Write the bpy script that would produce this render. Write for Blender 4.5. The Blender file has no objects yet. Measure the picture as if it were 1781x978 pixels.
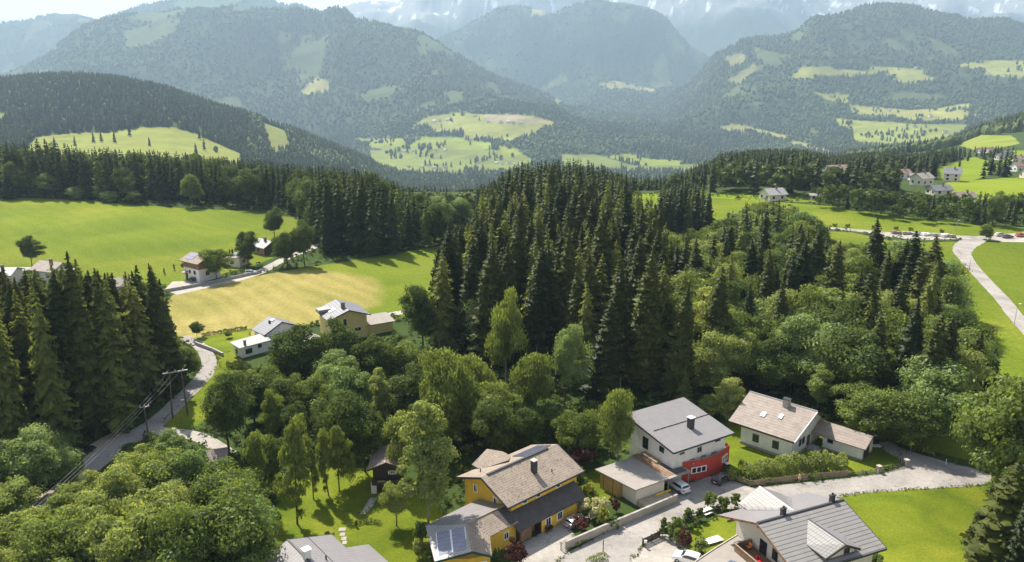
import bpy, math, random
import numpy as np
from math import radians, sin, cos, tan, atan, pi, hypot, atan2, sqrt
sc = bpy.context.scene
COL = sc.collection

# ------------------------------------------------------------------ camera, sky, sun, exposure
H = 72.0; PITCH = radians(15.5); FPX = 1400.0; CX, CY = 890.5, 489.0
cd = bpy.data.cameras.new('camera'); cam = bpy.data.objects.new('camera', cd); COL.objects.link(cam)
cam.location = (0, 0, H); cam.rotation_euler = (pi/2 - PITCH, 0, 0)
cd.sensor_width = 36.0; cd.lens = 36.0*FPX/1781.0; cd.clip_start = 1.0; cd.clip_end = 60000.0
sc.camera = cam

SUN_EL = radians(51); SUN_AZ = radians(-33)      # direction towards the sun: behind the valley, a little left
w = bpy.data.worlds.new('World'); sc.world = w; w.use_nodes = True
nt = w.node_tree; nt.nodes.clear()
wo = nt.nodes.new('ShaderNodeOutputWorld'); bg = nt.nodes.new('ShaderNodeBackground')
sky = nt.nodes.new('ShaderNodeTexSky'); sky.sky_type = 'NISHITA'; sky.sun_disc = False
sky.sun_elevation = SUN_EL; sky.sun_rotation = SUN_AZ; sky.air_density = 1.0; sky.dust_density = 2.0
tc = nt.nodes.new('ShaderNodeTexCoord'); mp = nt.nodes.new('ShaderNodeMapping'); mp.inputs['Scale'].default_value = (3.0, 3.0, 16.0)
nz = nt.nodes.new('ShaderNodeTexNoise'); nz.inputs['Scale'].default_value = 2.2; nz.inputs['Detail'].default_value = 8; nz.inputs['Roughness'].default_value = 0.6
cr = nt.nodes.new('ShaderNodeValToRGB'); cr.color_ramp.elements[0].position = 0.20; cr.color_ramp.elements[1].position = 0.46
mx = nt.nodes.new('ShaderNodeMix'); mx.data_type = 'RGBA'
mx.inputs[7].default_value = (10.5, 9.9, 9.2, 1)        # sunlit cloud, in the sky texture's own units
L = nt.links.new
L(tc.outputs['Generated'], mp.inputs[0]); L(mp.outputs[0], nz.inputs['Vector']); L(nz.outputs[0], cr.inputs[0])
sx = nt.nodes.new('ShaderNodeSeparateXYZ'); mr = nt.nodes.new('ShaderNodeMapRange'); mu = nt.nodes.new('ShaderNodeMath'); mu.operation = 'MULTIPLY'
mr.inputs[1].default_value = .38; mr.inputs[2].default_value = .10; mr.inputs[3].default_value = .12; mr.inputs[4].default_value = 1.0   # cloud bank low over the mountains, clearer overhead
L(tc.outputs['Generated'], sx.inputs[0]); L(sx.outputs[2], mr.inputs[0]); L(cr.outputs[0], mu.inputs[0]); L(mr.outputs[0], mu.inputs[1]); L(mu.outputs[0], mx.inputs[0]); L(sky.outputs[0], mx.inputs[6]); L(mx.outputs[2], bg.inputs[0]); L(bg.outputs[0], wo.inputs[0])
bg.inputs[1].default_value = 0.078
sd = bpy.data.lights.new('sun', 'SUN'); so = bpy.data.objects.new('sun', sd); COL.objects.link(so)
sd.energy = 5.0; sd.angle = radians(0.5); sd.color = (1.0, 0.94, 0.84)
so.location = (-60, 120, 200)
from mathutils import Vector, Matrix
SV = Vector((sin(SUN_AZ)*cos(SUN_EL), cos(SUN_AZ)*cos(SUN_EL), sin(SUN_EL)))
so.rotation_euler = SV.to_track_quat('Z', 'Y').to_euler()
sc.view_settings.view_transform = 'Standard'; sc.view_settings.look = 'None'
sc.view_settings.exposure = 1.0; sc.view_settings.gamma = 1.0
HAZE = 0.9e-4

# ------------------------------------------------------------------ helpers
def U(px, py, z=0.0):
    a = atan((CY-py)/FPX) - PITCH
    Y = (z-H)/tan(a); d = Y*cos(PITCH) - (z-H)*sin(PITCH)
    return ((px-CX)/FPX*d, Y, z)
def Q(x, y, z):
    d = y*cos(PITCH) - (z-H)*sin(PITCH); u = y*sin(PITCH) + (z-H)*cos(PITCH)
    return CX + FPX*x/d, CY - FPX*u/d
def atY(px, py, Y):
    z = H + Y*tan(atan((CY-py)/FPX) - PITCH)
    d = Y*cos(PITCH) - (z-H)*sin(PITCH)
    return (px-CX)/FPX*d, Y, z
def height_for(basepx, basepy, toppy, z=0.0):
    x, y, _ = U(basepx, basepy, z)
    return atY(basepx, toppy, y)[2] - z
def tag(o, label=None, cat=None, group=None, kind=None):
    if label: o['label'] = label
    if cat: o['category'] = cat
    if group: o['group'] = group
    if kind: o['kind'] = kind
    return o
def empty(name, loc, rz=0.0, label=None, cat=None, group=None):
    o = bpy.data.objects.new(name, None); COL.objects.link(o); o.location = loc; o.rotation_euler = (0, 0, rz)
    o.empty_display_size = 0.5
    return tag(o, label, cat, group)
def mesh_np(name, V, F, mats, cols=None, smooth=False, fm=None):
    """V (n,3); F list of (k,m) int arrays (m = 3 or 4)"""
    me = bpy.data.meshes.new(name)
    V = np.asarray(V, dtype=np.float32); Fs = [np.asarray(f, dtype=np.int32) for f in (F if isinstance(F, list) else [F]) if len(f)]
    me.vertices.add(len(V)); me.vertices.foreach_set('co', V.ravel())
    nl = sum(f.size for f in Fs); nf = sum(len(f) for f in Fs)
    me.loops.add(nl); me.polygons.add(nf)
    me.loops.foreach_set('vertex_index', np.concatenate([f.ravel() for f in Fs]))
    tot = np.concatenate([np.full(len(f), f.shape[1], np.int32) for f in Fs])
    st = np.concatenate([[0], np.cumsum(tot)[:-1]]).astype(np.int32)
    me.polygons.foreach_set('loop_start', st)
    try: me.polygons.foreach_set('loop_total', tot)
    except Exception: pass
    if smooth: me.polygons.foreach_set('use_smooth', np.ones(nf, dtype=bool))
    me.update(calc_edges=True)
    if cols is not None:
        a = me.color_attributes.new('Col', 'FLOAT_COLOR', 'POINT')
        c = np.ones((len(V), 4), np.float32); c[:, :3] = cols; a.data.foreach_set('color', c.ravel())
    for m in (mats if isinstance(mats, (list, tuple)) else [mats]): me.materials.append(m)
    return me
def link(name, me, parent=None, loc=None):
    o = bpy.data.objects.new(name, me); COL.objects.link(o)
    if parent is not None: o.parent = parent
    if loc is not None: o.location = loc
    return o

class Noise:
    def __init__(s, seed): s.t = np.random.RandomState(seed).rand(512, 512).astype(np.float32)
    def v(s, x, y):
        xi = np.floor(x).astype(int); yi = np.floor(y).astype(int); fx = x-xi; fy = y-yi
        fx = fx*fx*(3-2*fx); fy = fy*fy*(3-2*fy); t = s.t
        a = t[xi & 511, yi & 511]; b = t[(xi+1) & 511, yi & 511]; c = t[xi & 511, (yi+1) & 511]; d = t[(xi+1) & 511, (yi+1) & 511]
        return (a*(1-fx)+b*fx)*(1-fy) + (c*(1-fx)+d*fx)*fy
    def fbm(s, x, y, o=5, g=0.5):
        r = 0; a = 1; n = 0
        for i in range(o): r = r + a*(s.v(x*2**i+17.3*i, y*2**i+5.1*i)-.5); n += a; a *= g
        return r/n*2
    def ridged(s, x, y, o=5):
        r = 0; a = 1; n = 0
        for i in range(o): r = r + a*(1-np.abs(2*s.v(x*2**i+9.7*i, y*2**i+3.3*i)-1)*2); n += a; a *= .5
        return r/n
NS = Noise(7)

# ------------------------------------------------------------------ materials
def new_mat(name):
    m = bpy.data.materials.new(name); m.use_nodes = True; t = m.node_tree; t.nodes.clear()
    o = t.nodes.new('ShaderNodeOutputMaterial'); return m, t, o
def N(t, k, **kw):
    n = t.nodes.new(k)
    for a, b in kw.items(): setattr(n, a, b)
    return n
def ramp(t, fac, stops):
    r = N(t, 'ShaderNodeValToRGB'); e = r.color_ramp.elements
    while len(e) > 1: e.remove(e[0])
    e[0].position = stops[0][0]; e[0].color = (*stops[0][1], 1)
    for p_, c in stops[1:]:
        k = e.new(p_); k.color = (*c, 1)
    t.links.new(fac, r.inputs[0]); return r.outputs[0]
def noise(t, scale, detail=4, rough=.55, vec=None, dist=0.0):
    n = N(t, 'ShaderNodeTexNoise'); n.inputs['Scale'].default_value = scale; n.inputs['Detail'].default_value = detail
    n.inputs['Roughness'].default_value = rough; n.inputs['Distortion'].default_value = dist
    if vec is None: vec = N(t, 'ShaderNodeTexCoord').outputs['Object']
    t.links.new(vec, n.inputs['Vector']); return n.outputs[0]
def mixc(t, fac, a, b, mode='MIX'):
    m = N(t, 'ShaderNodeMix', data_type='RGBA', blend_type=mode)
    for i, v in ((0, fac), (6, a), (7, b)):
        if isinstance(v, (int, float)): m.inputs[i].default_value = v
        elif isinstance(v, tuple): m.inputs[i].default_value = (*v, 1)
        else: t.links.new(v, m.inputs[i])
    return m.outputs[2]
def bsdf(t, o, col, rough=.8, spec=.3, bump=None, bs=.3, bd=.05, metal=0.):
    b = N(t, 'ShaderNodeBsdfPrincipled')
    if isinstance(col, tuple): b.inputs['Base Color'].default_value = (*col, 1)
    else: t.links.new(col, b.inputs['Base Color'])
    if isinstance(rough, (int, float)): b.inputs['Roughness'].default_value = rough
    else: t.links.new(rough, b.inputs['Roughness'])
    b.inputs['Specular IOR Level'].default_value = spec; b.inputs['Metallic'].default_value = metal
    if bump is not None:
        bn = N(t, 'ShaderNodeBump'); bn.inputs['Strength'].default_value = bs; bn.inputs['Distance'].default_value = bd
        t.links.new(bump, bn.inputs['Height']); t.links.new(bn.outputs[0], b.inputs['Normal'])
    t.links.new(b.outputs[0], o.inputs[0]); return b
def road_mat(name, c, tuft=.0):
    m, t, o = new_mat(name); geo = N(t, 'ShaderNodeNewGeometry'); P_ = geo.outputs['Position']
    a = noise(t, .09, 4, .6, P_, 1.2); b = noise(t, 1.1, 6, .7, P_); g = noise(t, 14., 3, .7, P_)
    col = ramp(t, a, [(.30, tuple(x*.72 for x in c)), (.47, tuple(x*.95 for x in c)), (.53, c), (.70, tuple(x*1.18 for x in c))])
    for n_, lo, hi in ((b, .86, 1.14), (g, .85, 1.15)):
        f = N(t, 'ShaderNodeMapRange'); f.inputs[1].default_value = .3; f.inputs[2].default_value = .7; f.inputs[3].default_value = lo; f.inputs[4].default_value = hi; t.links.new(n_, f.inputs[0]); col = mixc(t, 1., col, f.outputs[0], 'MULTIPLY')
    vo = N(t, 'ShaderNodeTexVoronoi', feature='DISTANCE_TO_EDGE'); vo.inputs['Scale'].default_value = .16; mpv = N(t, 'ShaderNodeVectorMath', operation='ADD'); nv_ = N(t, 'ShaderNodeTexNoise'); nv_.inputs['Scale'].default_value = .5; t.links.new(P_, nv_.inputs['Vector']); sc_ = N(t, 'ShaderNodeVectorMath', operation='SCALE'); sc_.inputs['Scale'].default_value = 5.; t.links.new(nv_.outputs[1], sc_.inputs[0]); t.links.new(P_, mpv.inputs[0]); t.links.new(sc_.outputs[0], mpv.inputs[1]); t.links.new(mpv.outputs[0], vo.inputs['Vector'])
    ck = ramp(t, vo.outputs['Distance'], [(.0, (.55, .55, .55)), (.012, (1, 1, 1))]); col = mixc(t, 1., col, ck, 'MULTIPLY')
    bsdf(t, o, col, .92, .15, g, .2, .02); return m
def plain(name, col, rough=.7, var=.12, scale=2.0, spec=.3, metal=0., bs=.15):
    m, t, o = new_mat(name)
    n = noise(t, scale, 6, .6)
    c = ramp(t, n, [(.3, tuple(max(0, x*(1-var)) for x in col)), (.7, tuple(min(1, x*(1+var)) for x in col))])
    n2 = noise(t, scale*12, 4, .6)
    bsdf(t, o, c, rough, spec, n2, bs, .02, metal); return m
def leaf_mat(name, c1, c2, trans=.35, tcol=None, vcol=False):
    m, t, o = new_mat(name)
    oi = N(t, 'ShaderNodeObjectInfo'); geo = N(t, 'ShaderNodeNewGeometry')
    n = noise(t, .35, 3, .6, geo.outputs['Position'])
    if vcol:
        a = N(t, 'ShaderNodeAttribute', attribute_name='Col'); base = a.outputs['Color']
    else:
        base = mixc(t, oi.outputs['Random'], c1, c2)
    rp = N(t, 'ShaderNodeMapRange'); rp.inputs[1].default_value = 0; rp.inputs[2].default_value = 1; rp.inputs[3].default_value = .72; rp.inputs[4].default_value = 1.3
    t.links.new(geo.outputs['Random Per Island'], rp.inputs[0])
    c = mixc(t, 1.0, base, rp.outputs[0], 'MULTIPLY')
    n_r = N(t, 'ShaderNodeMapRange'); n_r.inputs[1].default_value = .3; n_r.inputs[2].default_value = .7; n_r.inputs[3].default_value = .8; n_r.inputs[4].default_value = 1.25
    t.links.new(n, n_r.inputs[0]); c = mixc(t, 1.0, c, n_r.outputs[0], 'MULTIPLY')
    d = N(t, 'ShaderNodeBsdfDiffuse'); tr = N(t, 'ShaderNodeBsdfTranslucent'); g = N(t, 'ShaderNodeBsdfGlossy')
    g.inputs['Roughness'].default_value = .45; g.inputs['Color'].default_value = (.9, .95, 1, 1)
    ct = mixc(t, 1.0, c, (1.5, 1.35, .6) if tcol is None else tcol, 'MULTIPLY')
    t.links.new(c, d.inputs[0]); t.links.new(ct, tr.inputs[0])
    ms = N(t, 'ShaderNodeMixShader'); ms.inputs[0].default_value = trans
    t.links.new(d.outputs[0], ms.inputs[1]); t.links.new(tr.outputs[0], ms.inputs[2])
    m2 = N(t, 'ShaderNodeMixShader'); m2.inputs[0].default_value = .008
    t.links.new(ms.outputs[0], m2.inputs[1]); t.links.new(g.outputs[0], m2.inputs[2]); t.links.new(m2.outputs[0], o.inputs[0])
    return m
def grass_mat(name, a, b, c, scale=.05, fine=1.5, streak=None):
    m, t, o = new_mat(name)
    geo = N(t, 'ShaderNodeNewGeometry'); P_ = geo.outputs['Position']
    n = noise(t, scale, 5, .6, P_, .6); n2 = noise(t, fine, 6, .7, P_)
    col = ramp(t, n, [(.32, a), (.5, b), (.68, c)])
    f = N(t, 'ShaderNodeMapRange'); f.inputs[1].default_value = .3; f.inputs[2].default_value = .7; f.inputs[3].default_value = .72; f.inputs[4].default_value = 1.28
    t.links.new(n2, f.inputs[0]); col = mixc(t, 1., col, f.outputs[0], 'MULTIPLY')
    wl = N(t, 'ShaderNodeTexWave'); wl.bands_direction = 'DIAGONAL'; wl.inputs['Scale'].default_value = .06; wl.inputs['Distortion'].default_value = 6; wl.inputs['Detail'].default_value = 4; wl.inputs['Detail Scale'].default_value = .4
    t.links.new(P_, wl.inputs[0]); fl = N(t, 'ShaderNodeMapRange'); fl.inputs[3].default_value = .965; fl.inputs[4].default_value = 1.03; t.links.new(wl.outputs[1], fl.inputs[0]); col = mixc(t, 1., col, fl.outputs[0], 'MULTIPLY')
    nl_ = noise(t, scale*.25, 3, .5, P_); f3 = N(t, 'ShaderNodeMapRange'); f3.inputs[1].default_value = .35; f3.inputs[2].default_value = .65; f3.inputs[3].default_value = .82; f3.inputs[4].default_value = 1.15; t.links.new(nl_, f3.inputs[0]); col = mixc(t, 1., col, f3.outputs[0], 'MULTIPLY')
    if streak:
        wv = N(t, 'ShaderNodeTexWave'); wv.wave_type = 'RINGS'; wv.rings_direction = 'SPHERICAL'
        mpn = N(t, 'ShaderNodeMapping'); mpn.inputs['Location'].default_value = streak[:3]
        t.links.new(P_, mpn.inputs[0]); t.links.new(mpn.outputs[0], wv.inputs[0])
        wv.inputs['Scale'].default_value = streak[3]; wv.inputs['Distortion'].default_value = 2.5; wv.inputs['Detail'].default_value = 3; wv.inputs['Detail Scale'].default_value = .6
        f2 = N(t, 'ShaderNodeMapRange'); f2.inputs[3].default_value = .93; f2.inputs[4].default_value = 1.08
        t.links.new(wv.outputs[1], f2.inputs[0]); col = mixc(t, 1., col, f2.outputs[0], 'MULTIPLY')
    bsdf(t, o, col, .95, .05, n2, .5, .25); return m

M = {}
M['meadow'] = grass_mat('meadow_grass', (.10, .145, .012), (.13, .17, .014), (.175, .195, .022), .022, .9)
def hay_mat():
    m, t, o = new_mat('mown_hay'); geo = N(t, 'ShaderNodeNewGeometry'); P_ = geo.outputs['Position']
    n = noise(t, .03, 6, .65, P_, .8); n2 = noise(t, 1.0, 6, .7, P_)
    hay = ramp(t, n, [(.32, (.19, .18, .045)), (.5, (.26, .225, .065)), (.68, (.33, .27, .10))])
    grn = ramp(t, n, [(.32, (.10, .145, .012)), (.68, (.165, .19, .02))])
    cx_, cy_, _ = U(455, 520); ex, ey, _ = U(662, 498); r0 = hypot(ex-cx_, ey-cy_)
    mpn = N(t, 'ShaderNodeMapping'); mpn.vector_type = 'POINT'; mpn.inputs['Location'].default_value = (-cx_, -cy_, 0)
    t.links.new(P_, mpn.inputs[0]); ln = N(t, 'ShaderNodeVectorMath', operation='LENGTH'); t.links.new(mpn.outputs[0], ln.inputs[0])
    nb = noise(t, .05, 5, .6, P_); ad = N(t, 'ShaderNodeMath', operation='MULTIPLY_ADD'); t.links.new(nb, ad.inputs[0]); ad.inputs[1].default_value = 16; t.links.new(ln.outputs['Value'], ad.inputs[2])
    mr_ = N(t, 'ShaderNodeMapRange'); mr_.inputs[1].default_value = r0+4; mr_.inputs[2].default_value = r0+10; t.links.new(ad.outputs[0], mr_.inputs[0])
    wv = N(t, 'ShaderNodeTexWave'); wv.wave_type = 'RINGS'; wv.rings_direction = 'SPHERICAL'; wv.inputs['Scale'].default_value = .05; wv.inputs['Distortion'].default_value = 9; wv.inputs['Detail'].default_value = 4; wv.inputs['Detail Scale'].default_value = .5
    mp2 = N(t, 'ShaderNodeMapping'); mp2.inputs['Location'].default_value = (260, -90, 0); t.links.new(P_, mp2.inputs[0]); t.links.new(mp2.outputs[0], wv.inputs[0]); f2 = N(t, 'ShaderNodeMapRange'); f2.inputs[3].default_value = .92; f2.inputs[4].default_value = 1.07; t.links.new(wv.outputs[1], f2.inputs[0])
    hay = mixc(t, 1., hay, f2.outputs[0], 'MULTIPLY'); col = mixc(t, mr_.outputs[0], hay, grn)
    f = N(t, 'ShaderNodeMapRange'); f.inputs[1].default_value = .3; f.inputs[2].default_value = .7; f.inputs[3].default_value = .75; f.inputs[4].default_value = 1.25
    t.links.new(n2, f.inputs[0]); col = mixc(t, 1., col, f.outputs[0], 'MULTIPLY'); bsdf(t, o, col, .95, .05, n2, .5, .25); return m
M['hay'] = hay_mat()
M['lawn'] = grass_mat('lawn_grass', (.085, .125, .012), (.13, .165, .013), (.175, .19, .02), .12, 2.5)
M['rough'] = grass_mat('rough_grass', (.045, .07, .012), (.08, .11, .015), (.12, .145, .022), .09, 1.2)
M['road'] = road_mat('asphalt_road', (.30, .275, .25))
M['pave'] = road_mat('pale_paving', (.36, .33, .29))
M['gravel'] = plain('dirt_ground', (.36, .29, .21), .95, .2, .8, .1)
M['spruce'] = leaf_mat('spruce_needles', (.024, .036, .010), (.078, .090, .020), .24)
M['spruce_light'] = leaf_mat('light_needles', (.125, .155, .035), (.185, .205, .05), .42)
M['feather'] = leaf_mat('feathery_leaves', (.165, .215, .05), (.215, .26, .065), .45)
M['leaf_dark'] = leaf_mat('dark_leaves', (.075, .11, .028), (.11, .15, .04), .42)
M['leaf_mid'] = leaf_mat('mid_leaves', (.115, .165, .04), (.165, .215, .055), .45)
M['leaf_light'] = leaf_mat('light_leaves', (.19, .25, .07), (.27, .31, .10), .48)
M['leaf_silver'] = leaf_mat('silvery_leaves', (.19, .26, .085), (.26, .31, .11), .42, (1.2, 1.25, .7))
M['leaf_red'] = leaf_mat('red_leaves', (.085, .035, .03), (.12, .05, .035), .3, (1.3, .9, .8))
M['leaf_yellow'] = leaf_mat('yellow_leaves', (.26, .29, .04), (.32, .34, .06), .4)
M['leaf_cream'] = leaf_mat('cream_blossom', (.45, .43, .22), (.55, .50, .30), .3, (1.1, 1.1, .8))
M['bark'] = plain('bark', (.085, .062, .045), .95, .3, 1.5)
M['bark_pale'] = plain('pale_bark', (.22, .19, .16), .95, .35, 1.5)
M['far'] = leaf_mat('distant_foliage', (.03, .04, .01), (.03, .04, .01), .18, None, True)

# ------------------------------------------------------------------ terrain
def rows():
    T = []
    def add(Y, d, off=0):
        pts = []
        for px, py in d:
            x, y, z = atY(px, py+off, Y); pts.append((x/(Y+200.), z))
        pts.sort(); T.append((Y, np.array(pts)))
    def flat(Y, z): T.append((Y, np.array([(-1, z), (1, z)])))
    flat(-2000, 0); flat(300, 0); flat(430, 0)
    def byz(Y, d):
        T.append((Y, np.array(sorted((atY(px, 330, Y)[0]/(Y+200.), z) for px, z in d))))
    byz(610, [(-500, -28), (500, -31), (620, -36), (700, -45), (1000, -45), (1150, -34), (1230, -14), (1300, -10), (1440, -10), (1500, -12), (2300, -9)])
    byz(1000, [(-500, -70), (400, -84), (700, -118), (1150, -120), (1250, -62), (1300, -52), (1440, -52), (1540, -48), (1700, -34), (2300, -20)])
    add(1550, [(-500, 240), (0, 238), (150, 232), (300, 232), (400, 262), (500, 290), (600, 315), (700, 345), (850, 350), (1000, 355), (1150, 350), (1300, 312), (1480, 280), (1600, 268), (1660, 254), (1700, 234), (1781, 212), (2200, 195)])
    add(2050, [(-600, 190), (-200, 160), (0, 148), (50, 139), (130, 137), (200, 143), (250, 153), (300, 163), (330, 175), (380, 192), (430, 202), (480, 220), (520, 237), (560, 254), (620, 276), (660, 298), (700, 322), (850, 330), (1000, 330), (1200, 325), (1300, 300), (1500, 290), (1781, 262), (2300, 260)])
    add(3000, [(-600, 285), (600, 285), (700, 284), (850, 280), (960, 276), (1060, 284), (1150, 287), (1300, 280), (1400, 270), (1500, 262), (1600, 257), (1781, 247), (2300, 240)])
    add(4000, [(-600, 230), (0, 230), (300, 225), (450, 233), (560, 240), (640, 233), (700, 215), (740, 202), (860, 196), (960, 201), (1000, 222), (1100, 243), (1220, 238), (1300, 228), (1400, 220), (1500, 205), (1600, 190), (1781, 170), (2300, 170)])
    add(6000, [(-700, 200), (0, 150), (60, 118), (100, 98), (150, 63), (200, 46), (260, 34), (330, 22), (370, 23), (440, 31), (500, 38), (560, 43), (578, 33), (600, 36), (620, 50), (680, 62), (720, 68), (760, 85), (800, 110), (850, 140), (900, 163), (950, 187), (1000, 200), (1060, 205), (1150, 200), (1200, 165), (1222, 140), (1240, 115), (1290, 85), (1330, 72), (1380, 64), (1410, 45), (1460, 30), (1500, 21), (1560, 24), (1620, 38), (1680, 48), (1720, 52), (1781, 60), (2100, 110), (2600, 150)])
    add(6900, [(-700, 230), (60, 160), (200, 95), (330, 75), (500, 85), (600, 90), (720, 120), (850, 175), (950, 190), (1060, 165), (1150, 165), (1220, 175), (1290, 140), (1460, 90), (1620, 90), (1781, 110), (2600, 200)])
    add(8500, [(-700, 90), (0, 48), (60, 43), (110, 37), (140, 28), (180, 33), (240, 27), (300, 12), (380, -2), (450, -4), (500, 15), (570, 28), (605, 34), (650, 62), (700, 90), (740, 72), (780, 55), (820, 30), (860, 24), (900, 8), (930, 12), (960, 22), (1030, 13), (1100, 5), (1140, 18), (1170, 48), (1200, 80), (1240, 115), (1300, 110), (1400, 90), (1781, 90), (2600, 120)])
    add(9800, [(-700, 150), (0, 110), (300, 80), (450, 60), (605, 80), (740, 105), (900, 75), (1100, 65), (1240, 125), (1500, 90), (2600, 120)])
    add(12500, [(-700, 140), (540, 70), (575, 50), (600, 34), (640, 20), (690, 0), (730, -25), (800, -55), (840, -40), (900, -70), (960, -40), (1000, -75), (1060, -50), (1120, -75), (1180, -40), (1240, -55), (1300, -65), (1380, -30), (1440, 5), (1470, 16), (1500, 8), (1560, 2), (1590, -3), (1620, 3), (1700, 2), (1781, 6), (2600, 30)])
    add(14500, [(-700, 170), (600, 120), (900, 100), (1300, 100), (1600, 100), (2600, 120)])
    return T
TR = rows(); TY = np.array([t[0] for t in TR], float)
BG = np.linspace(-1.05, 1.05, 2101)
def _sm(v, k):
    if k < 2: return v
    g = np.hanning(k+2)[1:-1]; g /= g.sum(); return np.convolve(np.pad(v, k, 'edge'), g, 'same')[k:-k]
TZ = np.array([_sm(np.interp(BG, t[1][:, 0], t[1][:, 1]), 9 if t[0] < 12000 else 5) for t in TR])   # (rows, cols)
def pchip_slopes(x, y):
    h = np.diff(x)[:, None]; d = np.diff(y, axis=0)/h; m = np.zeros_like(y)
    w1 = 2*h[1:]+h[:-1]; w2 = h[1:]+2*h[:-1]
    ok = d[:-1]*d[1:] > 0
    with np.errstate(all='ignore'): mm = (w1+w2)/(w1/d[:-1] + w2/d[1:])
    m[1:-1] = np.where(ok, mm, 0); return m
TM = pchip_slopes(TY, TZ)
def terr(X, Y):
    X = np.asarray(X, float); Y = np.asarray(Y, float)
    far = np.clip((Y-800)/3000, 0, 1)
    nzv = NS.fbm(X/1500+3, Y/1500+8, 3)
    Yw = Y*(1+.09*far*nzv); b = np.clip(X/(Y+200.), -1.049, 1.049)
    k = np.clip(np.searchsorted(TY, Yw, 'right')-1, 0, len(TY)-2)
    h = TY[k+1]-TY[k]; t = np.clip((Yw-TY[k])/h, 0, 1)
    ci = (b+1.05)/2.1*2100; c0 = np.clip(np.floor(ci).astype(int), 0, 2099); cf = ci-c0
    g = lambda A, kk: A[kk, c0]*(1-cf) + A[kk, c0+1]*cf
    y0, y1, m0, m1 = g(TZ, k), g(TZ, k+1), g(TM, k)*h, g(TM, k+1)*h
    z = (2*t**3-3*t**2+1)*y0 + (t**3-2*t**2+t)*m0 + (-2*t**3+3*t**2)*y1 + (t**3-t**2)*m1
    a1 = np.clip((Y-600)/1500, 0, 1)
    z = z + a1*6*NS.fbm(X/160, Y/160, 4)
    a2 = np.clip((Y-2600)/3500, 0, 1)
    z = z + a2*125*(NS.ridged(X/900+1.7, Y/1300+4.2, 6)-.05)*np.where(Y > 10500, 1.9, 1.0)*np.where(Y > 13500, 0, 1)
    return z
def tz1(x, y): return float(terr(np.array([x]), np.array([y]))[0])
def proj(X, Y, Z):
    d = Y*cos(PITCH) - (Z-H)*sin(PITCH); u = Y*sin(PITCH) + (Z-H)*cos(PITCH)
    d = np.maximum(d, 1); return CX + FPX*X/d, CY - FPX*u/d
def inpoly(px, py, poly):
    r = np.zeros(px.shape, bool); n = len(poly)
    for i in range(n):
        x0, y0 = poly[i]; x1, y1 = poly[(i+1) % n]
        if y0 == y1: continue
        c = ((y0 > py) != (y1 > py)) & (px < (x1-x0)*(py-y0)/(y1-y0)+x0); r ^= c
    return r
GR, HY, PALE = (.17, .23, .022), (.30, .28, .09), (.20, .20, .07)
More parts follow.
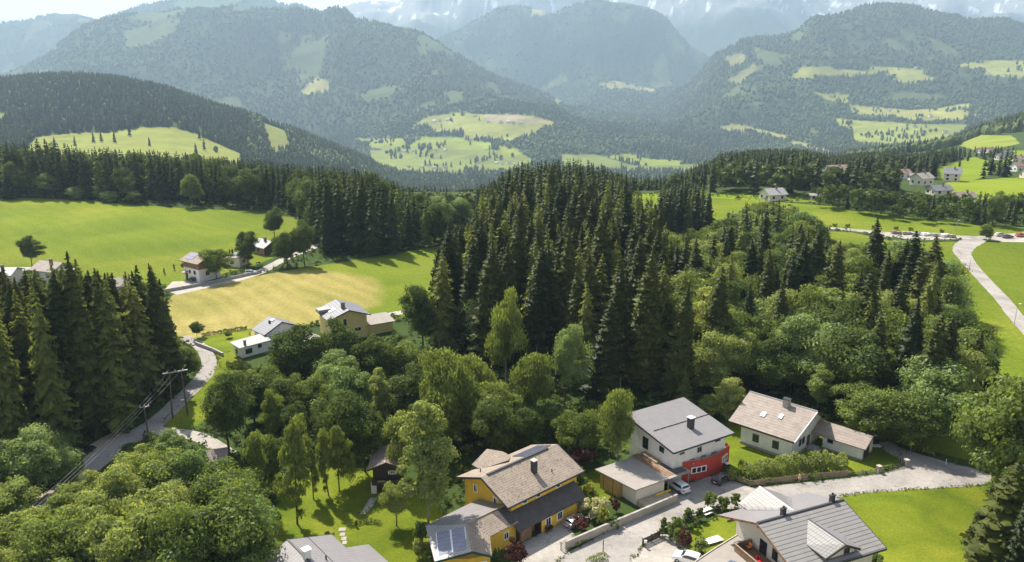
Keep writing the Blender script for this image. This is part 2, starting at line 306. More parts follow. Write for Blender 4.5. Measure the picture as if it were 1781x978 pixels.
FIELDS = [
 ([(64,238),(135,231),(189,231),(250,221),(300,221),(341,233),(381,251),(418,267),(425,300),(20,300),(50,255)], 1150, 1800, (.23,.25,.05)),
 ([(448,199),(480,205),(500,235),(505,258),(490,270),(470,262),(460,225)], 1450, 2150, (.19,.21,.05)),
 ([(0,195),(18,200),(10,215),(-20,218),(-40,200)], 1300, 2100, (.20,.24,.05)),
 ([(520,160),(553,133),(575,145),(570,160),(530,166)], 4200, 6200, HY),
 ([(718,219),(742,204),(792,196),(843,199),(894,199),(927,202),(965,213),(961,221),(941,223),(938,231),(894,245),(809,241),(806,230),(759,230),(738,219)], 2600, 5200, (.25,.26,.06)),
 ([(843,199),(894,199),(960,212),(930,216),(846,212)], 2600, 5200, (.34,.28,.16)),
 ([(614,241),(701,241),(708,256),(738,237),(809,240),(806,244),(857,249),(853,260),(779,267),(691,264),(644,257)], 2300, 4600, (.22,.26,.04)),
 ([(657,270),(732,270),(735,283),(701,293),(670,285)], 1500, 3400, (.21,.27,.03)),
 ([(760,268),(850,264),(860,275),(800,284),(745,282)], 1500, 3400, (.20,.25,.04)),
 ([(640,262),(700,259),(900,262),(930,280),(900,300),(800,308),(700,303),(650,288)], 2000, 3600, (.19,.22,.045)),
 ([(975,268),(1040,270),(1100,288),(1230,285),(1230,300),(980,296)], 2000, 3600, (.17,.20,.045)),
 ([(867,253),(904,260),(900,272),(877,275)], 2300, 4600, (.23,.26,.04)),
 ([(1052,273),(1096,267),(1130,277),(1190,280),(1180,288),(1120,288)], 2200, 4300, (.23,.27,.04)),
 ([(1037,147),(1069,140),(1116,152),(1140,155),(1137,161),(1096,155),(1062,155)], 4200, 8600, HY),
 ([(954,172),(978,175),(971,184)], 4200, 8600, HY),
 ([(938,155),(981,128),(985,142),(948,159)], 4200, 8600, PALE),
 ([(1370,138),(1397,116),(1444,115),(1451,121),(1505,123),(1518,115),(1606,121),(1603,128),(1633,138),(1586,145),(1549,142),(1539,127),(1505,129),(1475,134),(1417,130),(1414,138)], 3600, 6300, (.26,.27,.06)),
 ([(1654,115),(1704,105),(1775,105),(1860,115),(1860,140),(1781,138),(1714,130),(1711,121)], 3600, 6300, (.26,.27,.06)),
 ([(1410,162),(1475,164),(1475,182),(1444,175)], 3400, 6300, (.25,.27,.05)),
 ([(1475,182),(1552,189),(1579,192),(1626,189),(1687,179),(1691,196),(1704,202),(1653,211),(1586,209),(1545,202),(1485,199)], 3000, 6000, (.27,.27,.07)),
 ([(1451,206),(1485,209),(1552,213),(1586,216),(1684,216),(1677,229),(1633,250),(1535,255),(1485,251),(1481,223),(1458,223)], 2600, 5600, (.24,.27,.05)),
 ([(1248,221),(1282,216),(1367,236),(1365,243),(1316,229),(1259,229)], 2600, 5000, HY),
 ([(1367,251),(1383,245),(1424,256),(1458,267),(1444,270),(1410,262)], 2000, 5000, HY),
 ([(1260,100),(1290,92),(1300,105),(1270,118)], 4600, 6300, PALE),
 ([(1265,140),(1310,112),(1320,118),(1285,148)], 4600, 6300, PALE),
 ([(700,18),(735,22),(758,30),(735,38)], 9000, 12900, HY),
 ([(925,15),(960,18),(968,24),(925,27)], 7000, 9000, HY),
 ([(1664,252),(1707,235),(1760,236),(1775,250),(1735,258),(1697,262)], 700, 1520, (.22,.26,.04)),
 ([(1633,292),(1694,273),(1741,287),(1721,304),(1687,316),(1640,315)], 430, 900, (.18,.24,.018)),
 ([(1741,262),(1900,255),(1900,300),(1781,300),(1741,284)], 500, 900, (.18,.24,.02)),
 ([(1637,345),(1645,318),(1781,307),(1950,300),(1950,352)], 400, 720, (.20,.25,.02)),
 ([(1492,290),(1569,293),(1575,303),(1498,301)], 430, 900, (.20,.25,.02)),
 ([(1100,352),(1100,338),(1200,335),(1440,345),(1450,352)], 400, 520, (.18,.24,.018)),
]
def field_mask(X, Y, Z):
    px, py = proj(X, Y, Z); m = np.full(X.shape, -1)
    for i, (poly, y0, y1, c) in enumerate(FIELDS):
        s = inpoly(px, py, poly) & (Y > y0) & (Y < y1); m[s] = i
    return m
def build_terrain():
    bs = np.linspace(-1.0, 1.0, 1101)
    ys = np.concatenate([[-150, 0, 100, 200, 300, 380], np.geomspace(410, 15000, 760)])
    B, YY = np.meshgrid(bs, ys); X = B*(YY+200.); Z = terr(X, YY)
    nr, nc = X.shape; V = np.stack([X, YY, Z], -1).reshape(-1, 3)
    i = np.arange(nr*nc).reshape(nr, nc)
    F = np.stack([i[:-1, :-1], i[:-1, 1:], i[1:, 1:], i[1:, :-1]], -1).reshape(-1, 4)
    fx, fy, fz = V[:, 0], V[:, 1], V[:, 2]
    col = np.zeros((len(V), 3), np.float32); col[:] = (.045, .070, .018)
    n = NS.fbm(fx/400, fy/400, 5)
    far = fy > 2500
    col[far] = np.array((.040, .058, .022))*(1+.5*n[far, None])
    pale = (fy > 2600) & (NS.fbm(fx/260+40, fy/420+9, 5) > .27); col[pale] = (.085, .105, .04)
    m = field_mask(fx, fy, fz)
    for k, f in enumerate(FIELDS): col[m == k] = np.array(f[3])*.85
    g = (m >= 0) & (fy > 1800); col[g] *= (1+.35*NS.fbm(fx[g]/90, fy[g]/160, 3))[:, None]
    rk = np.clip((fy-10300)/500, 0, 1)*np.clip((fz-330)/350+.5*NS.fbm(fx/300, fy/300, 5), 0, 1)
    rock = np.array((.25, .24, .23)); col = col*(1-rk[:, None]) + rock*rk[:, None]
    sn = (fy > 10800) & (fz > 560) & (NS.fbm(fx/110+70, fy/160+31, 5) > .38); col[sn] = (.75, .76, .78)
    m_, t, o = new_mat('terrain_ground')
    a = N(t, 'ShaderNodeAttribute', attribute_name='Col'); geo = N(t, 'ShaderNodeNewGeometry')
    n1 = noise(t, .02, 8, .65, geo.outputs['Position'])
    f = N(t, 'ShaderNodeMapRange'); f.inputs[1].default_value = .3; f.inputs[2].default_value = .7; f.inputs[3].default_value = .8; f.inputs[4].default_value = 1.2
    t.links.new(n1, f.inputs[0]); c = mixc(t, 1., a.outputs['Color'], f.outputs[0], 'MULTIPLY')
    bsdf(t, o, c, .95, .05)
    me = mesh_np('terrain', V, F, m_, col, smooth=True)
    tag(link('terrain', me), kind='structure')
build_terrain()

# near ground sheets (the ground is level out to Y = 430)
SHEETS = []; EDGE = []
def sheet(name, poly, mat, z, kind='structure', ngon=True):
    P_ = [U(x, y, 0) for x, y in poly]; SHEETS.append([(a, b) for a, b, _ in P_])
    me = bpy.data.meshes.new(name); me.from_pydata([(x, y, z) for x, y, _ in P_], [], [tuple(range(len(P_)))])
    me.update()
    if me.polygons[0].normal.z < 0: me.flip_normals()
    me.materials.append(mat); EDGE.append((SHEETS[-1], z)) if mat in (M['road'], M['pave']) or mat is M['lawn'] else None
    return tag(link(name, me), kind=kind)
def smooth_poly(pts, n=6):
    out = []; k = len(pts)
    for i in range(k):
        p0, p1, p2, p3 = pts[i-1], pts[i], pts[(i+1) % k], pts[(i+2) % k]
        for j in range(n):
            t = j/n
            out.append(tuple(.5*((2*p1[c]) + (-p0[c]+p2[c])*t + (2*p0[c]-5*p1[c]+4*p2[c]-p3[c])*t*t + (-p0[c]+3*p1[c]-3*p2[c]+p3[c])*t**3) for c in (0, 1)))
    return out
def ribbon(name, pts, mat, z):
    """pts: (px, py, width in metres) along a centre line on the ground; smoothed"""
    C = [(*U(a, b)[:2], w_) for a, b, w_ in pts]
    S = []
    for i in range(len(C)-1):
        p0, p1, p2, p3 = C[max(i-1, 0)], C[i], C[i+1], C[min(i+2, len(C)-1)]
        for j in range(10):
            t = j/10
            S.append([.5*((2*p1[c]) + (-p0[c]+p2[c])*t + (2*p0[c]-5*p1[c]+4*p2[c]-p3[c])*t*t + (-p0[c]+3*p1[c]-3*p2[c]+p3[c])*t**3) for c in range(3)])
    S.append(list(C[-1])); V = []; F = []
    for i, s in enumerate(S):
        a = S[max(i-1, 0)]; b = S[min(i+1, len(S)-1)]; dx, dy = b[0]-a[0], b[1]-a[1]; l = hypot(dx, dy) or 1
        nx, ny = -dy/l*s[2]/2, dx/l*s[2]/2
        j = .12*sin(i*1.7)+.1*sin(i*.61)
        V += [(s[0]+nx*(1+j*.3), s[1]+ny*(1+j*.3), z), (s[0]-nx*(1-j*.25), s[1]-ny*(1-j*.25), z)]
        if i:
            F.append((2*i-2, 2*i-1, 2*i+1, 2*i)); SHEETS.append([V[k][:2] for k in F[-1]])
    me = bpy.data.meshes.new(name); me.from_pydata(V, [], F); me.update()
    if me.polygons[0].normal.z < 0: me.flip_normals()
    me.materials.append(mat); return tag(link(name, me), kind='structure')
zc = .004
sheet('meadow', [(-700,348),(0,347),(60,344),(130,349),(330,363),(430,367),(520,380),(500,440),(440,462),(300,500),(110,480),(0,478),(-700,478)], M['meadow'], zc)
sheet('mown_field', smooth_poly([(300,514),(360,500),(470,476),(600,455),(690,441),(790,428),(820,470),(800,520),(710,552),(610,552),(440,590),(380,600),(310,592),(285,560)], 4), M['hay'], zc)
sheet('meadow', [(1560,421),(1700,421),(2300,421),(2700,560),(2600,1000),(2150,1000),(1900,760),(1781,665),(1735,655),(1600,560),(1500,470),(1380,440),(1380,400),(1480,404)], M['meadow'], zc)
sheet('meadow', [(1100,345),(1250,345),(1440,358),(1530,372),(1700,392),(1781,396),(2300,400),(2300,413),(1700,414),(1530,404),(1400,396),(1300,420),(1100,400)], M['meadow'], zc)
sheet('meadow', [(1440,866),(1500,857),(1600,850),(1690,846),(1780,842),(2000,900),(2100,1200),(1400,1200),(1400,960)], M['lawn'], zc)
sheet('verge', [(1500,742),(1560,770),(1600,782),(1640,790),(1720,812),(1781,830),(1900,800),(1781,720),(1640,740)], M['lawn'], zc)
sheet('garden_lawn', [(1190,740),(1262,735),(1500,735),(1560,775),(1570,808),(1533,818),(1390,832),(1305,838),(1262,815),(1262,780)], M['lawn'], zc)
sheet('garden_lawn', smooth_poly([(470,1010),(478,930),(482,880),(500,840),(560,815),(640,815),(700,830),(760,870),(770,1010)], 4), M['lawn'], zc)
sheet('garden_lawn', [(990,880),(1005,830),(1040,815),(1085,845),(1060,870),(1000,905)], M['lawn'], zc)
sheet('garden_lawn', [(1195,925),(1290,880),(1330,900),(1330,960),(1200,960),(1160,945)], M['lawn'], 2*zc)
sheet('verge', smooth_poly([(283,738),(330,748),(390,700),(420,620),(385,615),(375,640),(350,670),(318,700)], 4), M['lawn'], zc)
sheet('garden_lawn', [(335,590),(440,572),(420,610),(400,650),(385,640),(375,612)], M['lawn'], 2*zc)
# roads
rd = M['road']
sheet('village_road', [(930,1060),(955,990),(985,962),(1010,950),(1080,912),(1130,886),(1165,868),(1160,840),(1175,832),(1192,842),(1268,818),(1272,834),(1306,848),(1390,840),(1480,830),(1533,824),(1572,812),(1562,797),(1535,782),(1528,770),(1545,768),(1565,778),(1590,787),(1640,802),(1690,814),(1722,824),(1732,838),(1690,846),(1600,851),(1500,858),(1440,868),(1380,905),(1320,885),(1250,885),(1180,905),(1145,925),(1118,950),(1090,985),(1070,1060)], rd, 3*zc)
sheet('paved_yard', [(1118,950),(1150,925),(1170,935),(1215,970),(1240,1060),(1040,1060),(1090,985)], M['pave'], 4*zc)
sheet('driveway', [(905,946),(985,905),(1003,938),(985,962),(955,990),(935,1020),(900,985)], M['pave'], 4*zc)
ribbon('valley_road', [(318,586,3.0),(345,600,3.3),(362,622,3.5),(360,645,3.8),(340,670,3.9),(312,697,4.0),(280,728,4.4),(245,752,4.8),(205,778,4.6),(165,808,4.3),(120,850,4.1),(60,905,4.1),(-20,970,4.2),(-120,1060,6)], rd, 4*zc)
ribbon('side_lane', [(262,748,4),(300,752,3.4),(345,760,3.2),(400,790,3)], M['pave'], 3*zc)
sheet('dirt_yard', smooth_poly([(140,790),(190,755),(230,752),(215,780),(165,812)], 4), M['gravel'], 3*zc)
sheet('dirt_ground', smooth_poly([(-60,960),(40,885),(90,850),(120,880),(60,950),(-40,1010)], 4), M['gravel'], 2*zc)
ribbon('field_lane', [(300,510,6),(335,502,6),(380,492,5),(420,484,4.5),(455,472,4.5),(480,458,4),(520,440,4),(600,410,4)], M['pave'], 3*zc)
sheet('paved_yard', [(285,505),(300,490),(345,488),(372,493),(330,506)], M['pave'], 4*zc)
ribbon('field_lane', [(-300,466,5),(0,468,5),(60,468,5),(130,470,5)], M['pave'], 3*zc)
ribbon('meadow_road', [(2250,1000,4.4),(2020,800,4.4),(1850,640,4.4),(1781,567,4.4),(1740,517,4.4),(1703,478,4.5),(1679,449,5.2),(1674,434,7),(1690,420,8.5),(1702,414,9)], rd, 3*zc)
ribbon('meadow_road', [(1430,396,4),(1480,400,5),(1530,405,6),(1600,411,7),(1700,414,8),(1781,418,9),(2000,421,9)], rd, 5*zc)
sheet('parking_lot', [(1540,405),(1600,406),(1650,411),(1700,415),(1600,418),(1530,411)], M['pave'], 6*zc)
sheet('parking_lot', [(1720,409),(1850,400),(1900,423),(1740,421)], M['pave'], 6*zc)
ribbon('field_lane', [(640,556,4),(680,547,3.5),(740,536,3)], M['pave'], 3*zc)
ribbon('field_lane', [(1110,362,3),(1150,359,3),(1200,357,3)], M['pave'], 3*zc)

# haze: one closed box round camera and scene
def haze():
    x0, x1, y0, y1, z0, z1 = -16500, 16500, -400, 15800, -420, 1750
    V = [(x, y, z) for z in (z0, z1) for x, y in ((x0, y0), (x1, y0), (x1, y1), (x0, y1))]
    me = bpy.data.meshes.new('haze'); me.from_pydata(V, [], [(3,2,1,0),(4,5,6,7),(0,1,5,4),(1,2,6,5),(2,3,7,6),(3,0,4,7)])
    m, t, o = new_mat('haze_air'); v = N(t, 'ShaderNodeVolumePrincipled')
    v.inputs['Color'].default_value = (.54, .76, .97, 1); v.inputs['Density'].default_value = HAZE; v.inputs['Anisotropy'].default_value = .25
    t.links.new(v.outputs[0], o.inputs['Volume']); me.materials.append(m)
    tag(link('haze', me), kind='stuff')
haze()

# ------------------------------------------------------------------ tree meshes
RS = np.random.RandomState
def quads_from(C, A, B_):
    """C centres, A and B_ half axis vectors -> verts, faces of diamond-ish quads"""
    n = len(C); V = np.empty((n, 4, 3), np.float32)
    V[:, 0] = C-A; V[:, 1] = C-B_*.9; V[:, 2] = C+A; V[:, 3] = C+B_*.9
    return V.reshape(-1, 3), np.arange(n*4).reshape(n, 4)
def rnd_unit(r, n):
    v = r.normal(size=(n, 3)); return v/np.linalg.norm(v, axis=1)[:, None]
def trunk_mesh(name, h, r0, mat, seed=0, limbs=5, crown0=.3, lr=3.0, sides=7, bend=.02):
    r = RS(seed); V = []; F = []
    def tube(P_, R_):
        b = len(V); k = len(P_)
        for (x, y, z), rr in zip(P_, R_):
            for j in range(sides):
                a = 2*pi*j/sides; V.append((x+rr*cos(a), y+rr*sin(a), z))
        for i in range(k-1):
            for j in range(sides):
                q = (j+1) % sides; F.append((b+i*sides+j, b+i*sides+q, b+(i+1)*sides+q, b+(i+1)*sides+j))
    zs = np.linspace(-.3, h, 9); off = np.cumsum(r.normal(size=(9, 2))*bend*h*.15, 0); off -= off[0]; off[0] *= 0
    tube([(off[i, 0], off[i, 1], zs[i]) for i in range(9)], [r0*(1.25 if i == 0 else 1)*(1-.93*i/8) for i in range(9)])
    for k in range(limbs):
        f = crown0 + (1-crown0)*.75*(k+.5)/limbs; a = k*2.4+r.rand(); L_ = lr*(1.1-f*.6); i = min(int(f*8), 8)
        bx, by, bz = off[i, 0], off[i, 1], f*h; rr = r0*(1-.9*f)*.55
        P_ = [(bx, by, bz), (bx+cos(a)*L_*.4, by+sin(a)*L_*.4, bz+L_*.35), (bx+cos(a)*L_, by+sin(a)*L_, bz+L_*.75)]
        tube(P_, [rr, rr*.6, rr*.15])
    return mesh_np(name, V, np.array(F), mat, smooth=True)
def spruce_arr(h=1.0, seed=0, R=.13, whorls=30, nb=10, seg=4, start=.07, droop=.35, sparse=0., extra=7, w=.34, shape=.58):
    """unit-height conifer crown as arrays: whorls of drooping branch sprays"""
    r = RS(seed); Vs = []; Fs = []; nv = 0
    lop = 1+.18*np.sin(np.linspace(0, 2*pi, 7)[:6]+r.rand()*6)
    for i in range(whorls):
        f = start+(1-start)*((i+r.rand()*.5)/whorls)**.82
        if f > .985: f = .985
        rad0 = R*((1-f)**shape)*(1.02+.08*sin(i*1.9)) + .006
        if f < start+.12: rad0 *= .72+.28*(f-start)/.12
        n = max(4, int(nb*(1-f*.45)))
        for j in range(n):
            if r.rand() < sparse: continue
            az = 2*pi*(j+r.rand()*.8)/n + i*1.3; rad = rad0*(.72+.42*r.rand())*lop[int(az/(2*pi)*6) % 6]
            d = np.array([cos(az), sin(az), 0]); s = np.array([-sin(az), cos(az), 0])
            t = np.linspace(.06, 1, seg+1)
            zc_ = f - (droop*rad+.8/whorls*(1-.6*f))*(t**1.3) + .16*rad*np.clip(t-.7, 0, 1)*3*.4 + r.normal()*.003
            cen = d[None]*(rad*t)[:, None] + np.array([0, 0, 1.])[None]*zc_[:, None]
            wd = w*rad*(np.sin(np.clip(t*1.05, 0, 1)*pi*.85+.25))*(.8+.4*r.rand()); wd[-1] = .02*rad
            lft = cen + s[None]*wd[:, None]; rgt = cen - s[None]*wd[:, None]
            lft[:, 2] -= wd*.55+r.rand(seg+1)*wd*.3; rgt[:, 2] -= wd*.55+r.rand(seg+1)*wd*.3
            V = np.concatenate([cen, lft, rgt]); m = seg+1; F = []
            for k in range(seg):
                F.append((k, k+1, m+k+1, m+k)); F.append((k+1, k, 2*m+k, 2*m+k+1))
            Vs.append(V); Fs.append(np.array(F)+nv); nv += len(V)
            if extra:
                tt = r.rand(extra)*.75+.25; k = len(tt)
                C = d[None]*(rad*tt)[:, None] + s[None]*(r.normal(size=k)*wd.max()*.7)[:, None]; C[:, 2] = f - droop*rad*tt**1.3 - r.rand(k)*.10*rad-.004
                A = rnd_unit(r, k)*rad*.13; B_ = rnd_unit(r, k)*rad*.10; B_[:, 2] -= rad*.10
                v, q = quads_from(C, A, B_); Vs.append(v); Fs.append(q+nv); nv += len(v)
    # leader
    k = 10; C = np.zeros((k, 3)); C[:, 2] = np.linspace(.955, 1.0, k); A = rnd_unit(r, k)*.012; B_ = rnd_unit(r, k)*.010; B_[:, 2] -= .010
    v, q = quads_from(C, A, B_); Vs.append(v); Fs.append(q+nv)
    return np.concatenate(Vs), np.concatenate(Fs)
def broad_arr(seed=0, clumps=78, leaves=400, rx=.38, z0=.07, size=.0155, shape='round', droop=0.):
    """unit-height broadleaf crown; clumps of leaf faces through the crown volume"""
    r = RS(seed); C0 = []; k = 0
    lob = [(rnd_unit(r, 1)[0], .75+.4*r.rand()) for _ in range(7)]
    while len(C0) < clumps:
        v = rnd_unit(r, 1)[0]; q = (r.rand()**.42)
        ext = 1.0
        for l, a in lob: ext += .42*a*max(0, v.dot(l))**3 - .07
        zc_ = (z0+1)/2; hz = (1-z0)/2
        if shape == 'column': sx = rx*(.75+.25*(1-abs(v[2])))
        elif shape == 'cone': sx = rx*(1.05-.75*(v[2]*q+1)/2)*1.2
        elif shape == 'vase': sx = rx*(.75+.35*(v[2]*q+1)/2)
        else: sx = rx
        c = np.array([v[0]*sx*q*ext*.86, v[1]*sx*q*ext*.86, zc_+v[2]*q*hz*.86*min(ext, 1.05)])
        C0.append(c)
    Cs = []; Ns = []
    for c in C0:
        cr_ = rx*(.15+.20*r.rand()**1.6); n = leaves
        d = rnd_unit(r, n); d[:, 2] = np.where(d[:, 2] < -.35, -d[:, 2], d[:, 2]); d *= (1+.24*r.normal(size=n))[:, None]
        p_ = c + d*cr_*np.array([1, 1, .78]); Cs.append(p_); Ns.append(d)
    C = np.concatenate(Cs); D = np.concatenate(Ns); n = len(C)
    if droop: C[:, 2] -= droop*r.rand(n)**2
    nrm = D + rnd_unit(r, n)*.75; nrm /= np.linalg.norm(nrm, axis=1)[:, None]
    a = np.cross(nrm, rnd_unit(r, n)); a /= np.linalg.norm(a, axis=1)[:, None]+1e-6; b = np.cross(nrm, a)
    s = size*(.6+.8*r.rand(n))[:, None]; b2 = b*.62
    if droop: a[:, 2] -= 1.2; a /= np.linalg.norm(a, axis=1)[:, None]; s = s*1.25; b2 = b*.35
    C[:, 2] = np.clip(C[:, 2], .03, 1.02)
    return quads_from(C, a*s, b2*s)
PRO = {}
def proto(kind, mats, arrs, trunk_args, seed0):
    out = []
    for i, (V, F) in enumerate(arrs):
        cm = mesh_np(kind+'_crown', V, F, mats); tm = trunk_mesh(kind+'_trunk', *trunk_args, seed=seed0+i)
        out.append((cm, tm))
    PRO[kind] = out
def tr(h, r0, mat, limbs, crown0, lr): return (h, r0, mat)
def P2(kind, mat, arrs, bark, h=1., r0=.012, limbs=0, crown0=.3, lr=.2, seed=0):
    PRO[kind] = []
    for i, (V, F) in enumerate(arrs):
        PRO[kind].append((mesh_np(kind+'_crown', V, F, mat), trunk_mesh(kind+'_trunk', h, r0, bark, seed+i, limbs, crown0, lr)))
P2('spruce', M['spruce'], [spruce_arr(seed=i, R=.150+.015*(i % 3), whorls=34, nb=12, start=[.06, .16, .10, .05, .22, .12][i], droop=.32+.08*(i % 2)) for i in range(6)], M['bark'], .97, .011, seed=50)
P2('spruce_olive', M['spruce_light'], [spruce_arr(seed=20+i, R=.145+.02*i, whorls=28, nb=10, start=[.10, .2, .06][i], droop=.45, sparse=.12, w=.24) for i in range(3)], M['bark'], .97, .011, seed=60)
P2('larch', M['feather'], [broad_arr(seed=30+i, rx=.17, clumps=64, leaves=200, z0=.05, size=.012, shape='cone', droop=.03) for i in range(2)], M['bark'], .97, .010, seed=70)
P2('broad', M['leaf_dark'], [broad_arr(seed=40+i, rx=.36+.03*(i % 3), shape=['round', 'round', 'vase', 'round'][i]) for i in range(4)], M['bark'], .8, .020, 7, .22, .3, seed=80)
P2('broad_mid', M['leaf_mid'], [broad_arr(seed=50+i, rx=.37+.03*(i % 3), shape=['round', 'vase', 'round'][i]) for i in range(3)], M['bark'], .8, .020, 7, .22, .3, seed=90)
P2('broad_light', M['leaf_light'], [broad_arr(seed=60+i, rx=.38, shape=['round', 'vase'][i]) for i in range(2)], M['bark'], .8, .018, 7, .2, .3, seed=100)
P2('broad_silver', M['leaf_silver'], [broad_arr(seed=65+i, rx=.40, shape='round') for i in range(2)], M['bark'], .8, .018, 7, .2, .3, seed=110)
P2('tall_light', M['leaf_light'], [broad_arr(seed=70+i, rx=.22, clumps=66, leaves=400, z0=.08, size=.012, shape='column') for i in range(2)], M['bark_pale'], .93, .012, 6, .2, .16, seed=120)
P2('willow', M['feather'], [broad_arr(seed=75+i, rx=.26, clumps=60, leaves=420, z0=.10, size=.0135, shape='cone', droop=.09) for i in range(2)], M['bark_pale'], .93, .012, 6, .2, .18, seed=130)
P2('bush', M['leaf_mid'], [broad_arr(seed=80+i, rx=.55, clumps=26, leaves=120, z0=.0, size=.06, shape='round') for i in range(2)], M['bark'], .6, .03, 4, .1, .3, seed=140)
P2('bush_light', M['leaf_light'], [broad_arr(seed=83+i, rx=.55, clumps=26, leaves=120, z0=.0, size=.06, shape='round') for i in range(2)], M['bark'], .6, .03, 4, .1, .3, seed=145)
P2('bush_red', M['leaf_red'], [broad_arr(seed=86, rx=.5, clumps=26, leaves=110, z0=.0, size=.06)], M['bark'], .6, .03, 4, .1, .3, seed=147)
P2('bush_yellow', M['leaf_yellow'], [broad_arr(seed=87, rx=.5, clumps=26, leaves=110, z0=.0, size=.06)], M['bark'], .6, .03, 4, .1, .3, seed=148)
P2('bush_cream', M['leaf_cream'], [broad_arr(seed=88, rx=.5, clumps=26, leaves=110, z0=.0, size=.055)], M['bark'], .6, .03, 4, .1, .3, seed=149)
P2('thuja', M['leaf_dark'], [broad_arr(seed=90+i, rx=.24, clumps=26, leaves=110, z0=.0, size=.04, shape='cone') for i in range(2)], M['bark'], .8, .02, 0, .1, .1, seed=150)

RND = random.Random(11)
NAMES = {'spruce': ('spruce_tree', 'spruce'), 'spruce_olive': ('spruce_tree', 'spruce'), 'larch': ('larch_tree', 'larch'),
         'willow': ('birch_tree', 'birch'), 'tall_light': ('deciduous_tree', 'tree'), 'thuja': ('thuja_shrub', 'shrub')}
def tree(kind, x, y, h, width=None, label='', group=None, z=None, cat=None):
    """width = crown width / default crown width"""
    nm, ct = NAMES.get(kind, ('deciduous_tree', 'tree') if kind.startswith('broad') else ('bush', 'bush'))
    if z is None: z = 0.0 if y < 430 else tz1(x, y)
    cm, tm = PRO[kind][RND.randrange(len(PRO[kind]))]
    t = empty(nm, (x, y, z), RND.random()*6.28, label, cat or ct, group)
    t.rotation_euler = (RND.gauss(0, .03), RND.gauss(0, .03), RND.random()*6.28)
    s = h; wv = h*(width or RND.uniform(.88, 1.15))
    for n_, me in (('trunk', tm), ('crown', cm)):
        o = link(n_, me, t); o.scale = (wv, wv, s) if n_ == 'crown' else (h, h, h)
    return t
TAKEN = []      # (x, y, r) of individually placed trees and buildings
def T(kind, px, by, ty, label, width=None, group=None, h=None, wpx=None, cat=None):
    """one tree given by its foot and top in the photograph, placed at its own distance on the level ground"""
    x, y, _ = U(px, by); hh = h or height_for(px, by, ty)
    if wpx:
        m = wpx/FPX*(y*cos(PITCH)+H*sin(PITCH)); dw = {'spruce': .33, 'spruce_olive': .33, 'larch': .38, 'willow': .52, 'tall_light': .44, 'thuja': .48}.get(kind, .78 if kind.startswith('broad') else 1.05)
        width = m/(hh*dw)
    TAKEN.append((x, y, 2.2)); return tree(kind, x, y, hh, width, label, group, 0.0, cat)

# ------------------------------------------------------------------ stands of forest
def poly_world(pl): return [U(a, b)[:2] for a, b in pl]
def in1(x, y, P_):
    c = False; n = len(P_)
    for i in range(n):
        x0, y0 = P_[i]; x1, y1 = P_[(i+1) % n]
        if (y0 > y) != (y1 > y) and x < (x1-x0)*(y-y0)/(y1-y0)+x0: c = not c
    return c
def stand(poly, spacing, mix, hr, skyline, label, group, seed=0, hmin=9):
    """mix: list of (kind, weight); returns candidate trees [(kind,x,y,h,...)]"""
    r = random.Random(seed); P_ = poly_world(poly); xs = [a for a, b in P_]; ys = [b for a, b in P_]
    out = []; y = min(ys); row = 0
    ks = [k for k, w_ in mix]; ws = [w_ for k, w_ in mix]
    while y < max(ys):
        x = min(xs) + (row % 2)*spacing/2
        while x < max(xs):
            X = x+r.uniform(-.38, .38)*spacing; Yv = y+r.uniform(-.38, .38)*spacing
            if in1(X, Yv, P_) and all((X-a)**2+(Yv-b)**2 > c*c for a, b, c in TAKEN):
                kind = r.choices(ks, ws)[0]; h = r.uniform(*hr)*(1 if kind[:2] in ('sp', 'la') else .72)
                zz = 0 if Yv < 430 else tz1(X, Yv)
                pxc, _ = Q(X, Yv, zz); sk = np.interp(pxc, [s[0] for s in skyline], [s[1] for s in skyline])
                sk += abs(r.gauss(0, 9)) if r.random() < .75 else r.uniform(0, 30)
                hm = atY(pxc, sk, Yv)[2]-zz; h = min(h, hm)
                if h > hmin*.6: out.append((kind, X, Yv, max(h, hmin*.7), label, group))
            x += spacing
        y += spacing*.9; row += 1
    return out
CAND = []
SK_L = [(-400,430),(0,455),(60,470),(110,470),(150,448),(165,443),(190,470),(240,470),(265,455),(290,465),(318,520)]

